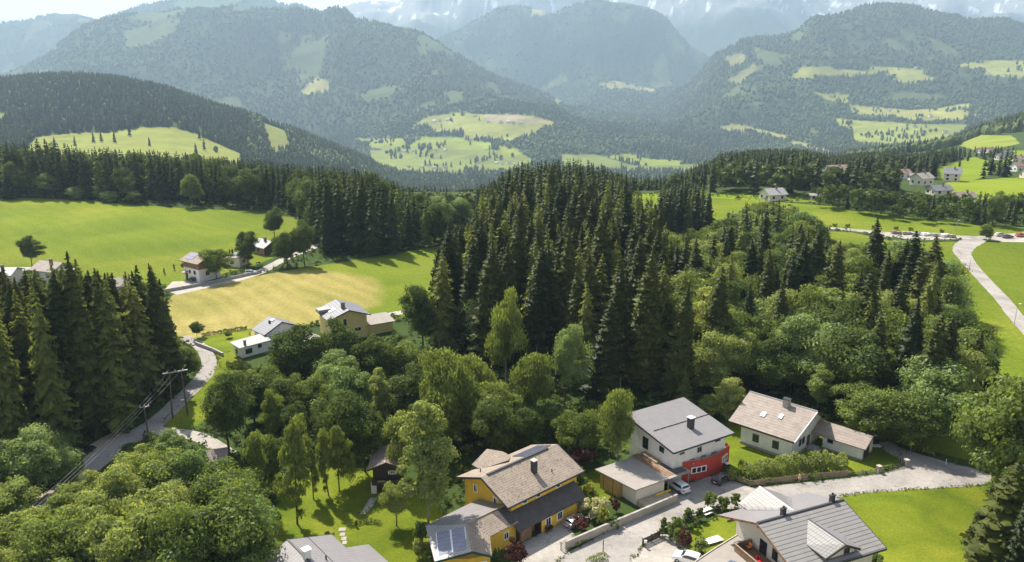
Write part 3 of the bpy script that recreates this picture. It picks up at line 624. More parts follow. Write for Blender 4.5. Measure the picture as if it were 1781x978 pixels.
# ------------------------------------------------------------------ building kit
class MB:
    def __init__(s): s.V = []; s.F = []
    def face(s, *P_):
        b = len(s.V); s.V += [tuple(p) for p in P_]; s.F.append(tuple(range(b, b+len(P_)))); return s
    def box(s, x0, y0, z0, x1, y1, z1):
        b = len(s.V); s.V += [(x, y, z) for z in (z0, z1) for x, y in ((x0, y0), (x1, y0), (x1, y1), (x0, y1))]
        s.F += [tuple(b+i for i in f) for f in ((3,2,1,0),(4,5,6,7),(0,1,5,4),(1,2,6,5),(2,3,7,6),(3,0,4,7))]; return s
    def slab(s, pts, th):
        """plate with a given top outline (any simple polygon), thickened straight down"""
        n = len(pts); ar = sum(pts[i][0]*pts[(i+1) % n][1]-pts[(i+1) % n][0]*pts[i][1] for i in range(n))
        if ar < 0: pts = pts[::-1]
        b = len(s.V); s.V += [tuple(p) for p in pts] + [(p[0], p[1], p[2]-th) for p in pts]
        s.F.append(tuple(range(b, b+n))); s.F.append(tuple(b+n+i for i in reversed(range(n))))
        for i in range(n): j = (i+1) % n; s.F.append((b+i, b+n+i, b+n+j, b+j))
        return s
    def prism(s, foot, z0, z1):
        return s.slab([(x, y, z1) for x, y in foot], z1-z0)
    def bar(s, p, q, w, h=None):
        """square bar from p to q"""
        h = h or w; p = Vector(p); q = Vector(q); d = (q-p).normalized(); u = d.cross(Vector((0, 0, 1)))
        if u.length < 1e-3: u = Vector((1, 0, 0))
        u.normalize(); v = u.cross(d).normalized(); u *= w/2; v *= h/2; b = len(s.V)
        s.V += [tuple(a+i*u+j*v) for a in (p, q) for i, j in ((-1, -1), (1, -1), (1, 1), (-1, 1))]
        s.F += [tuple(b+i for i in f) for f in ((0,1,2,3),(7,6,5,4),(1,0,4,5),(2,1,5,6),(3,2,6,7),(0,3,7,4))]; return s
    def tube(s, P_, R_, n=8):
        b = len(s.V); k = len(P_); R_ = R_ if isinstance(R_, (list, tuple)) else [R_]*k
        for i in range(k):
            a = Vector(P_[max(i-1, 0)]); c = Vector(P_[min(i+1, k-1)]); d = (c-a).normalized(); u = d.cross(Vector((0, 0, 1)))
            if u.length < 1e-3: u = Vector((1, 0, 0))
            u.normalize(); v = u.cross(d)
            for j in range(n): t = 2*pi*j/n; s.V.append(tuple(Vector(P_[i])+R_[i]*(cos(t)*u+sin(t)*v)))
        for i in range(k-1):
            for j in range(n): q = (j+1) % n; s.F.append((b+i*n+j, b+i*n+q, b+(i+1)*n+q, b+(i+1)*n+j))
        s.F.append(tuple(b+j for j in reversed(range(n)))); s.F.append(tuple(b+(k-1)*n+j for j in range(n))); return s
    def build(s, name, mat, parent=None, bevel=0., fix=True, smooth=False):
        import bmesh
        me = bpy.data.meshes.new(name); me.from_pydata(s.V, [], s.F)
        if fix:
            bm = bmesh.new(); bm.from_mesh(me); bmesh.ops.recalc_face_normals(bm, faces=bm.faces)
            if bevel: bmesh.ops.bevel(bm, geom=bm.edges[:], offset=bevel, segments=1, affect='EDGES')
            bm.to_mesh(me); bm.free()
        if smooth:
            for p in me.polygons: p.use_smooth = True
        me.materials.append(M[mat] if isinstance(mat, str) else mat); me.update()
        return link(name, me, parent)

def roof_mat(name, c, line, axis, period, width, var=.2, axis2=None, period2=1., rough=.6, nscale=.8, spots=None, metal=0.):
    """roof covering with real seams or courses along one local axis"""
    m, t, o = new_mat(name); tcn = N(t, 'ShaderNodeTexCoord'); sp = N(t, 'ShaderNodeSeparateXYZ'); t.links.new(tcn.outputs['Object'], sp.inputs[0])
    def mth(op, a, b=None, c_=None):
        n = N(t, 'ShaderNodeMath', operation=op)
        for i, v in enumerate((a, b, c_)):
            if v is None: continue
            if isinstance(v, (int, float)): n.inputs[i].default_value = v
            else: t.links.new(v, n.inputs[i])
        return n.outputs[0]
    def lines(ax, per, wd):
        f = mth('FRACT', mth('DIVIDE', mth('ADD', sp.outputs[ax], 500.), per)); return mth('LESS_THAN', f, wd/per)
    n = noise(t, nscale, 6, .65, tcn.outputs['Object']); col = ramp(t, n, [(.3, tuple(x*(1-var) for x in c)), (.7, tuple(min(1, x*(1+var)) for x in c))])
    if spots:
        n3 = noise(t, 3.2, 2, .5, tcn.outputs['Object']); msk = ramp(t, n3, [(.60, (0, 0, 0)), (.66, (1, 1, 1))]); col = mixc(t, msk, col, spots)
    ln = lines(axis, period, width)
    col = mixc(t, ln, col, line)
    hgt = ln
    if axis2 is not None:
        l2 = lines(axis2, period2, width*.8); col = mixc(t, mth('MULTIPLY', l2, .6), col, line); hgt = mth('MAXIMUM', ln, l2)
    nn = noise(t, 9., 3, .6, tcn.outputs['Object'])
    bsdf(t, o, col, rough, .4, mth('ADD', mth('MULTIPLY', hgt, .8), nn), .35, .04, metal); return m
M['roof_white'] = roof_mat('weathered_brown_roof', (.255, .205, .17), (.17, .135, .115), 2, .28, .04, .28)
M['roof_yellow'] = roof_mat('lichen_tile_roof', (.28, .225, .175), (.18, .14, .11), 2, .16, .03, .22, None, 1, .8, .7, (.10, .085, .07))
M['roof_dark'] = roof_mat('dark_tar_roof', (.075, .062, .058), (.04, .035, .03), 2, .2, .03, .3)
M['roof_seam_x'] = roof_mat('grey_metal_roof', (.215, .20, .20), (.13, .12, .12), 0, .62, .07, .08, rough=.45)
M['roof_seam_y'] = roof_mat('grey_metal_roof_courses', (.25, .235, .22), (.05, .045, .045), 1, .62, .09, .1, rough=.5)
M['roof_seam_y2'] = roof_mat('grey_metal_roof_seams', (.34, .325, .31), (.12, .11, .11), 1, .6, .07, .1, rough=.5)
M['roof_shingle'] = roof_mat('pale_shingle_roof', (.25, .24, .225), (.11, .10, .095), 1, .45, .06, .08, 2, .24, .5)
M['roof_grey'] = roof_mat('slate_grey_roof', (.17, .17, .185), (.10, .10, .11), 2, .3, .05, .12, rough=.5)
M['roof_pale'] = plain('pale_flat_roof', (.29, .26, .23), .85, .1, .6)
M['roof_palegrey'] = roof_mat('pale_grey_roof', (.32, .31, .30), (.25, .24, .24), 0, .5, .05, .08)
M['roof_reddish'] = plain('reddish_roof', (.24, .16, .13), .85, .2, .5)
M['white_wall'] = plain('white_plaster', (.76, .73, .68), .9, .11, .8)
M['cream_wall'] = plain('cream_plaster', (.66, .60, .50), .9, .06, .8)
M['yellow_wall'] = plain('ochre_plaster', (.72, .455, .055), .9, .13, .8)
M['paleyellow_wall'] = plain('pale_yellow_plaster', (.72, .56, .23), .9, .06, .8)
M['red_wall'] = plain('red_plaster', (.48, .06, .04), .85, .10, .7)
M['wood'] = roof_mat('brown_boards', (.24, .14, .075), (.08, .045, .03), 0, .25, .03, .3)
M['wood_dark'] = roof_mat('dark_boards', (.045, .03, .022), (.02, .014, .01), 2, .3, .03, .3)
M['wood_grey'] = roof_mat('weathered_boards', (.30, .235, .16), (.15, .11, .08), 0, .2, .03, .3)
M['wood_gold'] = roof_mat('golden_boards', (.42, .26, .09), (.20, .12, .05), 0, .3, .03, .25)
M['trim_dark'] = plain('dark_trim', (.045, .045, .05), .5, .1, 1.)
M['trim_green'] = plain('dark_green_trim', (.02, .07, .06), .5, .1, 1.)
M['white_paint'] = plain('white_paint', (.80, .79, .76), .5, .04, 1.)
M['concrete'] = plain('concrete', (.42, .37, .30), .9, .16, .7)
M['stone'] = plain('rough_stone', (.33, .31, .28), .9, .3, 1.4)
M['metal'] = plain('galvanised_metal', (.42, .43, .44), .35, .1, 1., .5, .8)
M['pole_wood'] = plain('pole_wood', (.14, .11, .085), .9, .2, 1.)
M['yellow_sign'] = plain('yellow_sign_paint', (.80, .55, .02), .5, .05, 1.)
M['black'] = plain('black_rubber', (.015, .015, .015), .6, .1, 1.)
M['red_cloth'] = plain('red_cloth', (.6, .02, .05), .8, .1, 1.)
M['orange_cloth'] = plain('orange_cloth', (.75, .25, .06), .8, .1, 1.)
def glossy(name, col, rough=.1, spec=.6, metal=0., coat=0.):
    m, t, o = new_mat(name); b = bsdf(t, o, col, rough, spec, metal=metal)
    b.inputs['Coat Weight'].default_value = coat; return m
M['glass'] = glossy('window_glass', (.02, .025, .03), .06, .6)
M['solar'] = roof_mat('solar_cells', (.25, .25, .32), (.36, .36, .42), 0, .5, .03, .12, rough=.15)
M['solar_dark'] = roof_mat('dark_solar_cells', (.10, .11, .15), (.22, .23, .27), 0, .5, .03, .12, rough=.15)
M['car_white'] = glossy('white_car_paint', (.78, .78, .78), .2, .5, 0, 1.)
M['car_grey'] = glossy('grey_car_paint', (.09, .085, .085), .22, .5, .6, 1.)
M['car_silver'] = glossy('silver_car_paint', (.45, .46, .48), .25, .5, .6, 1.)
M['car_black'] = glossy('black_car_paint', (.02, .02, .025), .2, .5, 0, 1.)
M['car_red'] = glossy('red_car_paint', (.45, .02, .02), .2, .5, 0, 1.)
M['lamp_red'] = glossy('tail_light_plastic', (.5, .01, .01), .2)
M['lamp_clear'] = glossy('headlight_plastic', (.7, .7, .7), .1)
M['skin'] = plain('skin', (.55, .33, .24), .6, .05, 2.)
M['pink_cloth'] = plain('pale_pink_dress', (.68, .42, .36), .8, .08, 2.)
M['hair'] = plain('dark_hair', (.03, .02, .015), .7, .1, 2.)

class House:
    def __init__(s, name, x, y, ang, label, z=0., cat='house', group=None, clear=None):
        s.e = empty(name, (x, y, z), radians(ang), label, cat, group); s.m = s.e.matrix_basis.copy() if False else None
        s.x, s.y, s.a = x, y, radians(ang)
    def clear(s, x0, y0, x1, y1, step=3.2, r=3.4):
        """no forest tree may grow inside this footprint"""
        y = y0
        while y <= y1:
            x = x0
            while x <= x1:
                TAKEN.append((s.x+x*cos(s.a)-y*sin(s.a), s.y+x*sin(s.a)+y*cos(s.a), r)); x += step
            y += step
    def part(s, name, mb, mat, parent=None, label=None, **k):
        o = mb.build(name, mat, parent or s.e, **k)
        if label: o['label'] = label
        return o
    def gable_walls(s, x0, x1, y0, y1, z0, ze, zr, yr, mat, name='wall', label=None):
        m = MB(); P_ = [(y0, z0), (y1, z0), (y1, ze if not isinstance(ze, tuple) else ze[1]), (yr, zr), (y0, ze if not isinstance(ze, tuple) else ze[0])]
        m.face(*[(x0, a, b) for a, b in P_]); m.face(*[(x1, a, b) for a, b in P_])
        for i in range(5): j = (i+1) % 5; m.face((x0, *P_[i]), (x0, *P_[j]), (x1, *P_[j]), (x1, *P_[i]))
        import bmesh
        me = bpy.data.meshes.new(name); me.from_pydata(m.V, [], m.F); bm = bmesh.new(); bm.from_mesh(me)
        bmesh.ops.remove_doubles(bm, verts=bm.verts, dist=.001); bmesh.ops.recalc_face_normals(bm, faces=bm.faces); bm.to_mesh(me); bm.free()
        me.materials.append(M[mat]); o = link(name, me, s.e)
        if label: o['label'] = label
        return o
    def win(s, face, c, a, z, w_, h, frame='white_paint', mull=1, name='window', fw=.09, label=None):
        def P3(u, d, v):
            return {'F': (u, c-d, v), 'B': (u, c+d, v), 'L': (c-d, u, v), 'R': (c+d, u, v)}[face]
        def bx(m, u0, u1, d0, d1, v0, v1):
            p, q = P3(u0, d0, v0), P3(u1, d1, v1); m.box(*[min(i, j) for i, j in zip(p, q)], *[max(i, j) for i, j in zip(p, q)])
        m = MB(); u0, u1, v0, v1 = a-w_/2, a+w_/2, z-h/2, z+h/2
        bx(m, u0-fw, u0, .003, .09, v0-fw, v1+fw); bx(m, u1, u1+fw, .003, .09, v0-fw, v1+fw); bx(m, u0, u1, .003, .09, v0-fw, v0); bx(m, u0, u1, .003, .09, v1, v1+fw)
        for k in range(mull): q = u0+(k+1)*w_/(mull+1); bx(m, q-.03, q+.03, .003, .06, v0, v1)
        f = m.build(name, frame, s.e)
        g = MB(); bx(g, u0, u1, .004, .03, v0, v1); g.build('pane', 'glass', f)
        if label: f['label'] = label
        return f
    def chimney(s, x, y, z0, z1, w_=.8, d=.7, mat='trim_dark', cap='metal', parent=None):
        c = s.part('chimney', MB().box(x-w_/2, y-d/2, z0, x+w_/2, y+d/2, z1), mat, parent)
        m = MB().box(x-w_/2-.12, y-d/2-.12, z1+.12, x+w_/2+.12, y+d/2+.12, z1+.2)
        for i in (-1, 1):
            for j in (-1, 1): m.box(x+i*w_*.4-.05, y+j*d*.4-.05, z1, x+i*w_*.4+.05, y+j*d*.4+.05, z1+.12)
        m.build('chimney_cap', cap, c); return c
    def gutter(s, p, q, parent): return s.part('gutter', MB().tube([p, q], .08, 6), 'trim_dark', parent)

def planes(h, pts, mat, th=.22, trim=None, name='roof', label=None):
    r_ = h.part(name, MB().slab(pts, th), mat, label=label); return r_
def verge(h, parent, pts, mat='trim_dark', w_=.12, hh=.3):
    m = MB()
    for a, b in zip(pts[:-1], pts[1:]): m.bar((a[0], a[1], a[2]-.14), (b[0], b[1], b[2]-.14), w_, hh)
    return h.part('fascia', m, mat, parent)

# ---- white farmhouse
h = House('farmhouse', 42.22, 143.11, -43.3, 'white farmhouse with a big brown roof and low annexe behind the hedge'); W = h
h.clear(-1, 0, 23, 15)
h.gable_walls(2.2, 12.4, .6, 13.2, 0, 4.55, 7.7, 7.4, 'white_wall')
h.part('plinth', MB().box(2.12, .52, -.2, 12.48, 13.28, .45), 'stone')
r1 = planes(h, [(-.1, -.35, 4.35), (13.2, -.35, 4.35), (13.8, 7.4, 8.05), (0, 7.4, 8.05)], 'roof_white', label='sunlit weathered front slope')
r2 = planes(h, [(0, 7.42, 8.03), (13.8, 7.42, 8.03), (13.4, 14.4, 4.75), (0, 14.4, 4.75)], 'roof_white')
verge(h, r1, [(13.25, -.35, 4.33), (13.85, 7.4, 8.03)], 'white_paint'); verge(h, r1, [(-.1, -.42, 4.33), (13.2, -.42, 4.33)], 'wood_dark')
verge(h, r2, [(13.86, 7.42, 8.02), (13.46, 14.4, 4.73)], 'wood_dark')
h.part('ridge_cap', MB().tube([(0, 7.41, 8.06), (13.8, 7.41, 8.06)], .13, 6), 'roof_palegrey', r1)
h.chimney(8.1, 6.6, 7.2, 9.0, 1.2, .9, 'stone', 'trim_dark', r1)
for x, y, w_ in ((5.2, 3.2, .9), (8.4, 3.9, .7)):
    z = 4.35+(y+.35)*.4775
    sk = h.part('skylight', MB().slab([(x-w_/2, y-.55, z-.22+.14), (x+w_/2, y-.55, z-.22+.14), (x+w_/2, y+.55, z+.30+.14), (x-w_/2, y+.55, z+.30+.14)], .14), 'metal', r1)
    h.part('pane', MB().slab([(x-w_/2+.1, y-.45, z-.16+.14), (x+w_/2-.1, y-.45, z-.16+.14), (x+w_/2-.1, y+.45, z+.26+.14), (x-w_/2+.1, y+.45, z+.26+.14)], .02), 'lamp_clear', sk) if False else None
h.win('F', .6, 5.3, 2.1, 1.1, 1.4, 'trim_dark'); h.win('F', .6, 9.3, 2.1, 1.1, 1.4, 'trim_dark')
h.win('R', 12.4, 4.2, 2.3, .7, 1.2, 'wood_dark', 0); h.win('R', 12.4, 5.6, 2.3, .7, 1.2, 'wood_dark', 0); h.win('R', 12.4, 6.5, 5.4, .9, 1.1, 'wood_dark')
h.part('door', MB().box(12.403, 7.3, .5, 12.5, 8.4, 2.6), 'wood')
h.part('steps', MB().box(12.5, 6.6, -.1, 14.4, 8.9, .45).box(14.4, 6.9, -.1, 14.9, 8.6, .22), 'stone')
h.gable_walls(14.6, 22.0, 9.5, 14.8, 0, 2.8, 3.9, 12.3, 'white_wall', label='low annexe wall')
r3 = planes(h, [(12.5, 8.8, 2.75), (22.7, 8.8, 2.75), (22.7, 12.3, 4.25), (12.5, 12.3, 4.25)], 'roof_white', .18, label='annexe roof, front slope')
r4 = planes(h, [(12.5, 12.32, 4.24), (22.7, 12.32, 4.24), (22.7, 15.4, 2.9), (12.5, 15.4, 2.9)], 'roof_white', .18)
verge(h, r3, [(22.76, 8.8, 2.75), (22.76, 12.3, 4.25), (22.76, 15.4, 2.9)], 'wood_dark')
h.win('F', 9.5, 16.0, 2.0, .9, .8, 'trim_dark', 0)
h.part('garage_door', MB().box(22.003, 10.3, 0, 22.08, 12.9, 2.2), 'wood_dark')
h.part('plinth', MB().box(14.55, 9.42, -.2, 22.05, 14.88, .3), 'stone')

# ---- red and white house
h = House('modern_house', 27.61, 124.65, 31.5, 'white house with curved red lower wall and single pitch grey metal roof'); R = h
h.clear(-11, -1, 16, 13)
zr = lambda y: 7.0+2.0*(y/13.2)
m = MB()
P_ = [(1.0, 1.1), (13.6, 1.1), (13.6, 12.4), (1.0, 12.4)]
b0 = len(m.V); m.V += [(x, y, 0) for x, y in P_]+[(x, y, zr(y)-.2) for x, y in P_]
m.F += [(3,2,1,0),(4,5,6,7),(0,1,5,4),(1,2,6,5),(2,3,7,6),(3,0,4,7)]
h.part('wall', m, 'white_wall')
rr = planes(h, [(0, 0, 7.0), (14.5, 0, 7.0), (14.5, 13.2, 9.0), (0, 13.2, 9.0)], 'roof_seam_x', .2)
verge(h, rr, [(0, -.05, 7.0), (14.5, -.05, 7.0)]); verge(h, rr, [(-.06, 0, 7.0), (-.06, 13.2, 9.0)]); verge(h, rr, [(14.56, 0, 7.0), (14.56, 13.2, 9.0)])
m = MB()
for i in range(9): x = .3+1.55*i+ .9; m.box(x, 6.5, zr(6.5)+.02, x+1.45, 6.56, zr(6.5)+.14)
h.part('snow_guard', m, 'trim_dark', rr)
h.chimney(8.2, 4.6, 7.3, 9.6, 1.0, .9, 'trim_dark', 'white_paint', rr)
arc = []
for i in range(17):
    t = i/16; arc.append((3.3+12.0*t, .9+.6*t-1.5*sin(pi*t)*.9))
foot = arc + [(15.3, 5.0), (13.6, 5.0), (13.6, 1.1), (3.3, 1.1)]
m = MB(); n = len(arc)
outer = arc; inner = [(x, y+.25) for x, y in arc]
for i in range(n-1):
    for a, b in ((outer, 0),):
        m.face((*outer[i], 0), (*outer[i+1], 0), (*outer[i+1], 3.75), (*outer[i], 3.75))
        m.face((*inner[i+1], 2.9), (*inner[i], 2.9), (*inner[i], 3.75), (*inner[i+1], 3.75))
        m.face((*outer[i], 3.75), (*outer[i+1], 3.75), (*inner[i+1], 3.75), (*inner[i], 3.75))
m.face((*outer[0], 0), (*outer[0], 3.75), (*inner[0], 3.75), (*inner[0], 0)); m.face((15.3, 1.5, 0), (15.3, 5, 0), (15.3, 5, 3.75), (15.3, 1.5, 3.75))
h.part('lower_wall', m, 'red_wall', fix=False)
h.part('balcony_floor', MB().slab([(x, y+.26, 2.95) for x, y in arc]+[(15.25, 5.0, 2.95), (13.65, 5, 2.95), (13.65, 1.05, 2.95), (3.35, 1.05, 2.95)], .1), 'pave')
m = MB()
for i in range(0, n-1): m.bar((*outer[i], 3.95), (*outer[i+1], 3.95), .05)
for i in range(0, n, 2): m.bar((outer[i][0], outer[i][1]+.1, 3.7), (outer[i][0], outer[i][1]+.1, 3.95), .05)
h.part('railing', m, 'metal')
for x in (5.0, 7.6, 10.2): h.part('balcony_bench', MB().box(x, .3, 2.96, x+1.0, .95, 3.45).box(x, .85, 3.4, x+1., .97, 3.9), 'metal')
# windows on the curved wall follow its chord
def arcpt(x):
    t = (x-3.3)/12.0; return .9+.6*t-1.35*sin(pi*t)
def curved_win(xc, w_, zc_, hh, nm):
    f = MB(); g = MB(); y = min(arcpt(xc-w_/2), arcpt(xc+w_/2), arcpt(xc)); d = (arcpt(xc+w_/2)-arcpt(xc-w_/2))/w_
    def pt(u, o, v): return (xc+u+o*d*.6, arcpt(xc)-.06+d*u-o, v)
    def bx(mb, u0, u1, o0, o1, v0, v1):
        q = [pt(u, o, v) for v in (v0, v1) for u, o in ((u0, o0), (u1, o0), (u1, o1), (u0, o1))]; b = len(mb.V); mb.V += q
        mb.F += [tuple(b+i for i in ff) for ff in ((3,2,1,0),(4,5,6,7),(0,1,5,4),(1,2,6,5),(2,3,7,6),(3,0,4,7))]
    k = 3
    bx(f, -w_/2-.1, w_/2+.1, -.1, .08, zc_-hh/2-.12, zc_-hh/2); bx(f, -w_/2-.1, w_/2+.1, -.1, .08, zc_+hh/2, zc_+hh/2+.12)
    for i in range(k+1): u = -w_/2+i*w_/k; bx(f, u-.09, u+.09, -.1, .08, zc_-hh/2, zc_+hh/2)
    fo = h.part('window', f, 'white_paint'); bx(g, -w_/2, w_/2, -.08, .03, zc_-hh/2, zc_+hh/2); g.build('pane', 'glass', fo)
curved_win(6.3, 2.9, 2.0, .9, 'window'); curved_win(13.3, 1.8, 2.0, 1.0, 'window')
h.win('F', 1.1, 7.2, 5.2, .9, .9, 'roof_palegrey'); h.win('F', 1.1, 11.6, 6.0, 1.1, .6, 'trim_dark'); h.win('F', 1.1, 3.0, 5.6, 1.2, .5, 'white_paint', 0)
h.win('L', 1.0, 4.0, 5.6, 1.0, .9, 'trim_dark'); h.win('L', 1.0, 8.3, 5.0, 1.3, 2.0, 'trim_dark')
# flat canopy and garage beside it
g = House('garage', 27.61, 124.65, 31.5, 'low beige garage with flat pale roof left of the red wall', cat='garage')
g.part('roof', MB().slab([(-10.7, 7.9, 3.25), (-9.2, -1.2, 3.25), (-2.0, -1.2, 3.25), (-2.6, 7.9, 3.25)], .22), 'roof_pale')
g.part('wall', MB().prism([(-8.6, -.8), (-2.5, -.8), (-2.9, 7.2), (-8.9, 7.2)], 0, 3.02), 'cream_wall')
g.part('shed', MB().prism([(-9.6, 2.6), (-8.66, 2.6), (-8.92, 7.0), (-10.2, 7.0)], 0, 3.02), 'wood_gold')
g.part('garage_door', MB().box(-2.49, 0.0, 0, -2.4, 3.0, 2.3), 'metal')
c = House('carport', 27.61, 124.65, 31.5, 'flat roofed carport with wooden deck between garage and white house', cat='carport')
c.part('roof', MB().slab([(-1.96, -1.3, 3.22), (3.1, -1.3, 3.22), (3.1, .8, 3.22), (.9, 1.05, 3.22), (.9, 8.6, 3.22), (-2.55, 8.6, 3.22)], .2), 'roof_pale')
c.part('deck', MB().slab([(-1.7, -.6, 3.27), (-.2, -.6, 3.27), (-.5, 8.3, 3.27), (-2.2, 8.3, 3.27)], .045), 'wood')
c.part('dark_felt', MB().slab([(.0, -.8, 3.26), (2.7, -.8, 3.26), (2.7, .6, 3.26), (.85, .8, 3.26), (.85, 3.5, 3.26), (-.1, 3.5, 3.26)], .035), 'roof_dark')
for x, y in ((2.85, -1.0), (-1.8, -1.0)): c.part('post', MB().box(x-.08, y-.08, 0, x+.08, y+.08, 3.02), 'metal')
tb = c
def lumber(x, y, ang, label, mat):
    e = empty('timber_stack', (x, y, 3.27), radians(ang), label, 'timber')
    for i, (a, z, l) in enumerate(((0, 0, 4.2), (.32, 0, 4.0), (.1, .16, 3.8), (.36, .16, 4.1))):
        MB().box(a, 0, z, a+.28, l, z+.13).build('board', mat, e)
X_, Y_ = 27.61, 124.65
def RW(x, y, H_=R): return (H_.x+x*cos(H_.a)-y*sin(H_.a), H_.y+x*sin(H_.a)+y*cos(H_.a))
lumber(*RW(.05, 3.9), 31.5, 'stack of greenish boards lying on the carport roof against the white wall', 'wood_gold')
lumber(*RW(-.45, 3.7), 33, 'stack of grey boards lying on the carport roof beside the greenish ones', 'wood_grey')

# ---- yellow chalet
h = House('chalet', -.62, 108.89, 42.1, 'ochre yellow chalet with speckled tile roof, solar panels and garage wing'); Y = h
h.clear(-13, -5, 17, 13)
h.gable_walls(1.2, 15.9, .7, 11.9, 0, 6.05, 8.15, 6.3, 'yellow_wall')
sl = (8.5-6.0)/6.3
r1 = planes(h, [(0, 0, 6.0), (16.9, 0, 6.0), (16.9, 6.3, 8.5), (0, 6.3, 8.5)], 'roof_yellow', .2, label='sunlit speckled front slope')
r2 = planes(h, [(0, 6.32, 8.49), (16.9, 6.32, 8.49), (16.9, 12.6, 6.0), (0, 12.6, 6.0)], 'roof_yellow', .2)
verge(h, r1, [(-.06, 0, 6.0), (-.06, 6.3, 8.5)]); verge(h, r1, [(0, -.06, 6.0), (16.9, -.06, 6.0)]); verge(h, r1, [(16.96, 0, 6.0), (16.96, 6.3, 8.5)]); verge(h, r2, [(-.06, 6.3, 8.5), (-.06, 12.6, 6.0)])
h.part('ridge_vent', MB().box(1.2, 6.1, 8.46, 14.6, 6.5, 8.66), 'trim_dark', r1)
h.chimney(8.8, 3.5, 7.2, 9.3, .8, .8, 'trim_dark', 'stone', r1)
h.part('roof_vent', MB().tube([(11.6, 2.2, 6.8), (11.6, 2.2, 7.4)], .1), 'trim_dark', r1)
h.part('roof_vent', MB().tube([(2.5, 9.5, 7.1), (2.5, 9.5, 7.8)], .1), 'trim_dark', r2)
for i in range(4):
    for j in range(2):
        x0 = 10.2+1.5*i; y0 = 6.9+1.75*j; z0 = 8.49-(y0-6.32)*.396
        p = h.part('solar_panel', MB().slab([(x0, y0, z0+.12), (x0+1.42, y0, z0+.12), (x0+1.42, y0+1.65, z0+.12-1.65*.396), (x0, y0+1.65, z0+.12-1.65*.396)], .05), 'solar_dark', r2)
# cross gable at the back
r3 = planes(h, [(7.4, 8.2, 8.1), (7.4, 13.6, 8.1), (3.9, 13.4, 6.5), (3.9, 11.2, 6.5)], 'roof_yellow', .16, label='rear dormer slope'); planes(h, [(7.42, 8.2, 8.09), (10.8, 11.2, 6.5), (10.8, 13.4, 6.5), (7.42, 13.6, 8.09)], 'roof_yellow', .16)
h.part('wall', MB().slab([(4.4, 9.0, 6.4), (10.3, 9.0, 6.4), (10.3, 12.9, 6.4), (4.4, 12.9, 6.4)], 6.4), 'yellow_wall')
# lean-to along the front
h.part('wall', MB().box(5.6, -1.7, 0, 13.7, .69, 2.85), 'yellow_wall', label='lower front wall')
rl = planes(h, [(.2, -2.2, 2.75), (15.3, -2.2, 2.75), (15.3, .69, 4.55), (.2, .69, 4.55)], 'roof_dark', .18, label='dark lean-to roof')
h.part('garage_wall', MB().box(1.0, -1.5, 0, 1.25, .69, 2.9).box(1.25, -.2, 0, 5.6, .69, 2.8).box(5.35, -1.6, 0, 5.6, -.2, 2.8), 'wood_dark')
h.part('garage_door', MB().box(1.3, -1.5, 0, 3.6, -1.38, 2.6), 'wood'); h.part('garage_door', MB().box(3.65, -.42, 0, 5.3, -.3, 2.5), 'wood')
for x in (7.0, 9.6): h.win('F', -1.7, x, 1.45, .95, 1.25, 'white_paint', 1, fw=.2)
m = MB()
for x in (6.2, 6.9): m.tube([(x, -2.15, 0), (x, -2.15, .32)], [.18, .26], 10)
for i, x in enumerate((6.2, 7.0)):
    px_, py_ = RW(x, -2.3, Y); e = empty('potted_shrub', (px_, py_, 0), 0, ['left round red brown potted shrub before the ochre wall', 'right round potted shrub before the ochre wall'][i], 'plant')
    MB().tube([(0, 0, .01), (0, 0, .35)], [.2, .3], 10).build('pot', 'reddish' if False else 'roof_reddish', e); o = link('foliage', PRO['bush_red'][0][0], e); o.scale = (.85, .85, .9); o.location = (0, 0, .25)
for x in (4.2, 7.1, 11.6): h.win('F', .7, x, 5.2, .75, .75, 'white_paint', 0, fw=.14)
h.win('L', 1.2, 9.2, 4.9, .7, 1.1, 'white_paint', 1, fw=.16); h.win('L', 1.2, 4.3, 4.7, .7, 1.1, 'white_paint', 1, fw=.16)
h.part('drainpipe', MB().tube([(1.15, .6, 5.9), (1.1, .55, 5.4), (1.1, .55, 2.9)], .07), 'trim_dark')
# annexe with solar roof
za = 5.0; zb = 3.3
ra = planes(h, [(-6.5, 2, za), (1.15, 2.1, za), (1.15, 8.3, zb+.1), (-9.7, 8.0, zb)], 'roof_seam_x', .16, label='grey metal annexe slope')
rb = planes(h, [(-6.53, 1.98, za), (-9.73, 7.98, zb), (-14.2, -.3, zb), (-10.25, -4.0, za)], 'roof_seam_y2', .16, label='metal annexe slope carrying solar panels')
rc = planes(h, [(1.15, 2.08, za-.01), (-6.48, 1.98, za-.01), (-4.6, -1.15, 3.6), (1.15, -1.1, 3.6)], 'roof_yellow', .16)
rdp = planes(h, [(-6.5, 1.96, za-.01), (-10.23, -4.0, za-.01), (-7.6, -5.1, 3.6), (-4.62, -1.17, 3.6)], 'roof_yellow', .16)
h.part('dark_felt', MB().slab([(-1.7, 2.06, za+.035), (1.1, 2.1, za+.035), (1.1, -1.0, 3.68), (-.9, -1.0, 3.68)], .03), 'roof_dark', rc)
h.part('ridge_cap', MB().tube([(1.1, 2.07, za+.02), (-6.5, 1.98, za+.02), (-10.24, -4.05, za+.02)], .13, 6), 'wood_grey', ra)
h.part('fascia', MB().bar((-14.2, -.36, zb-.1), (-10.25, -4.08, za-.1), .1, .3).bar((-10.25, -4.08, za-.1), (-7.6, -5.18, 3.5), .1, .3), 'trim_green', rb)
h.part('wall', MB().prism([(-9.0, 7.2), (-12.9, -.2), (-10.2, -2.9), (-7.2, -4.2), (-4.3, -.7), (1.15, -.7), (1.15, 7.4)], 0, 3.2), 'yellow_wall', label='annexe wall')
h.part('wall', MB().face((-12.6, -.55, 3.2), (-7.3, -4.3, 3.2), (-10.1, -3.2, 4.75)), 'wood_gold', label='boarded gable of the annexe')
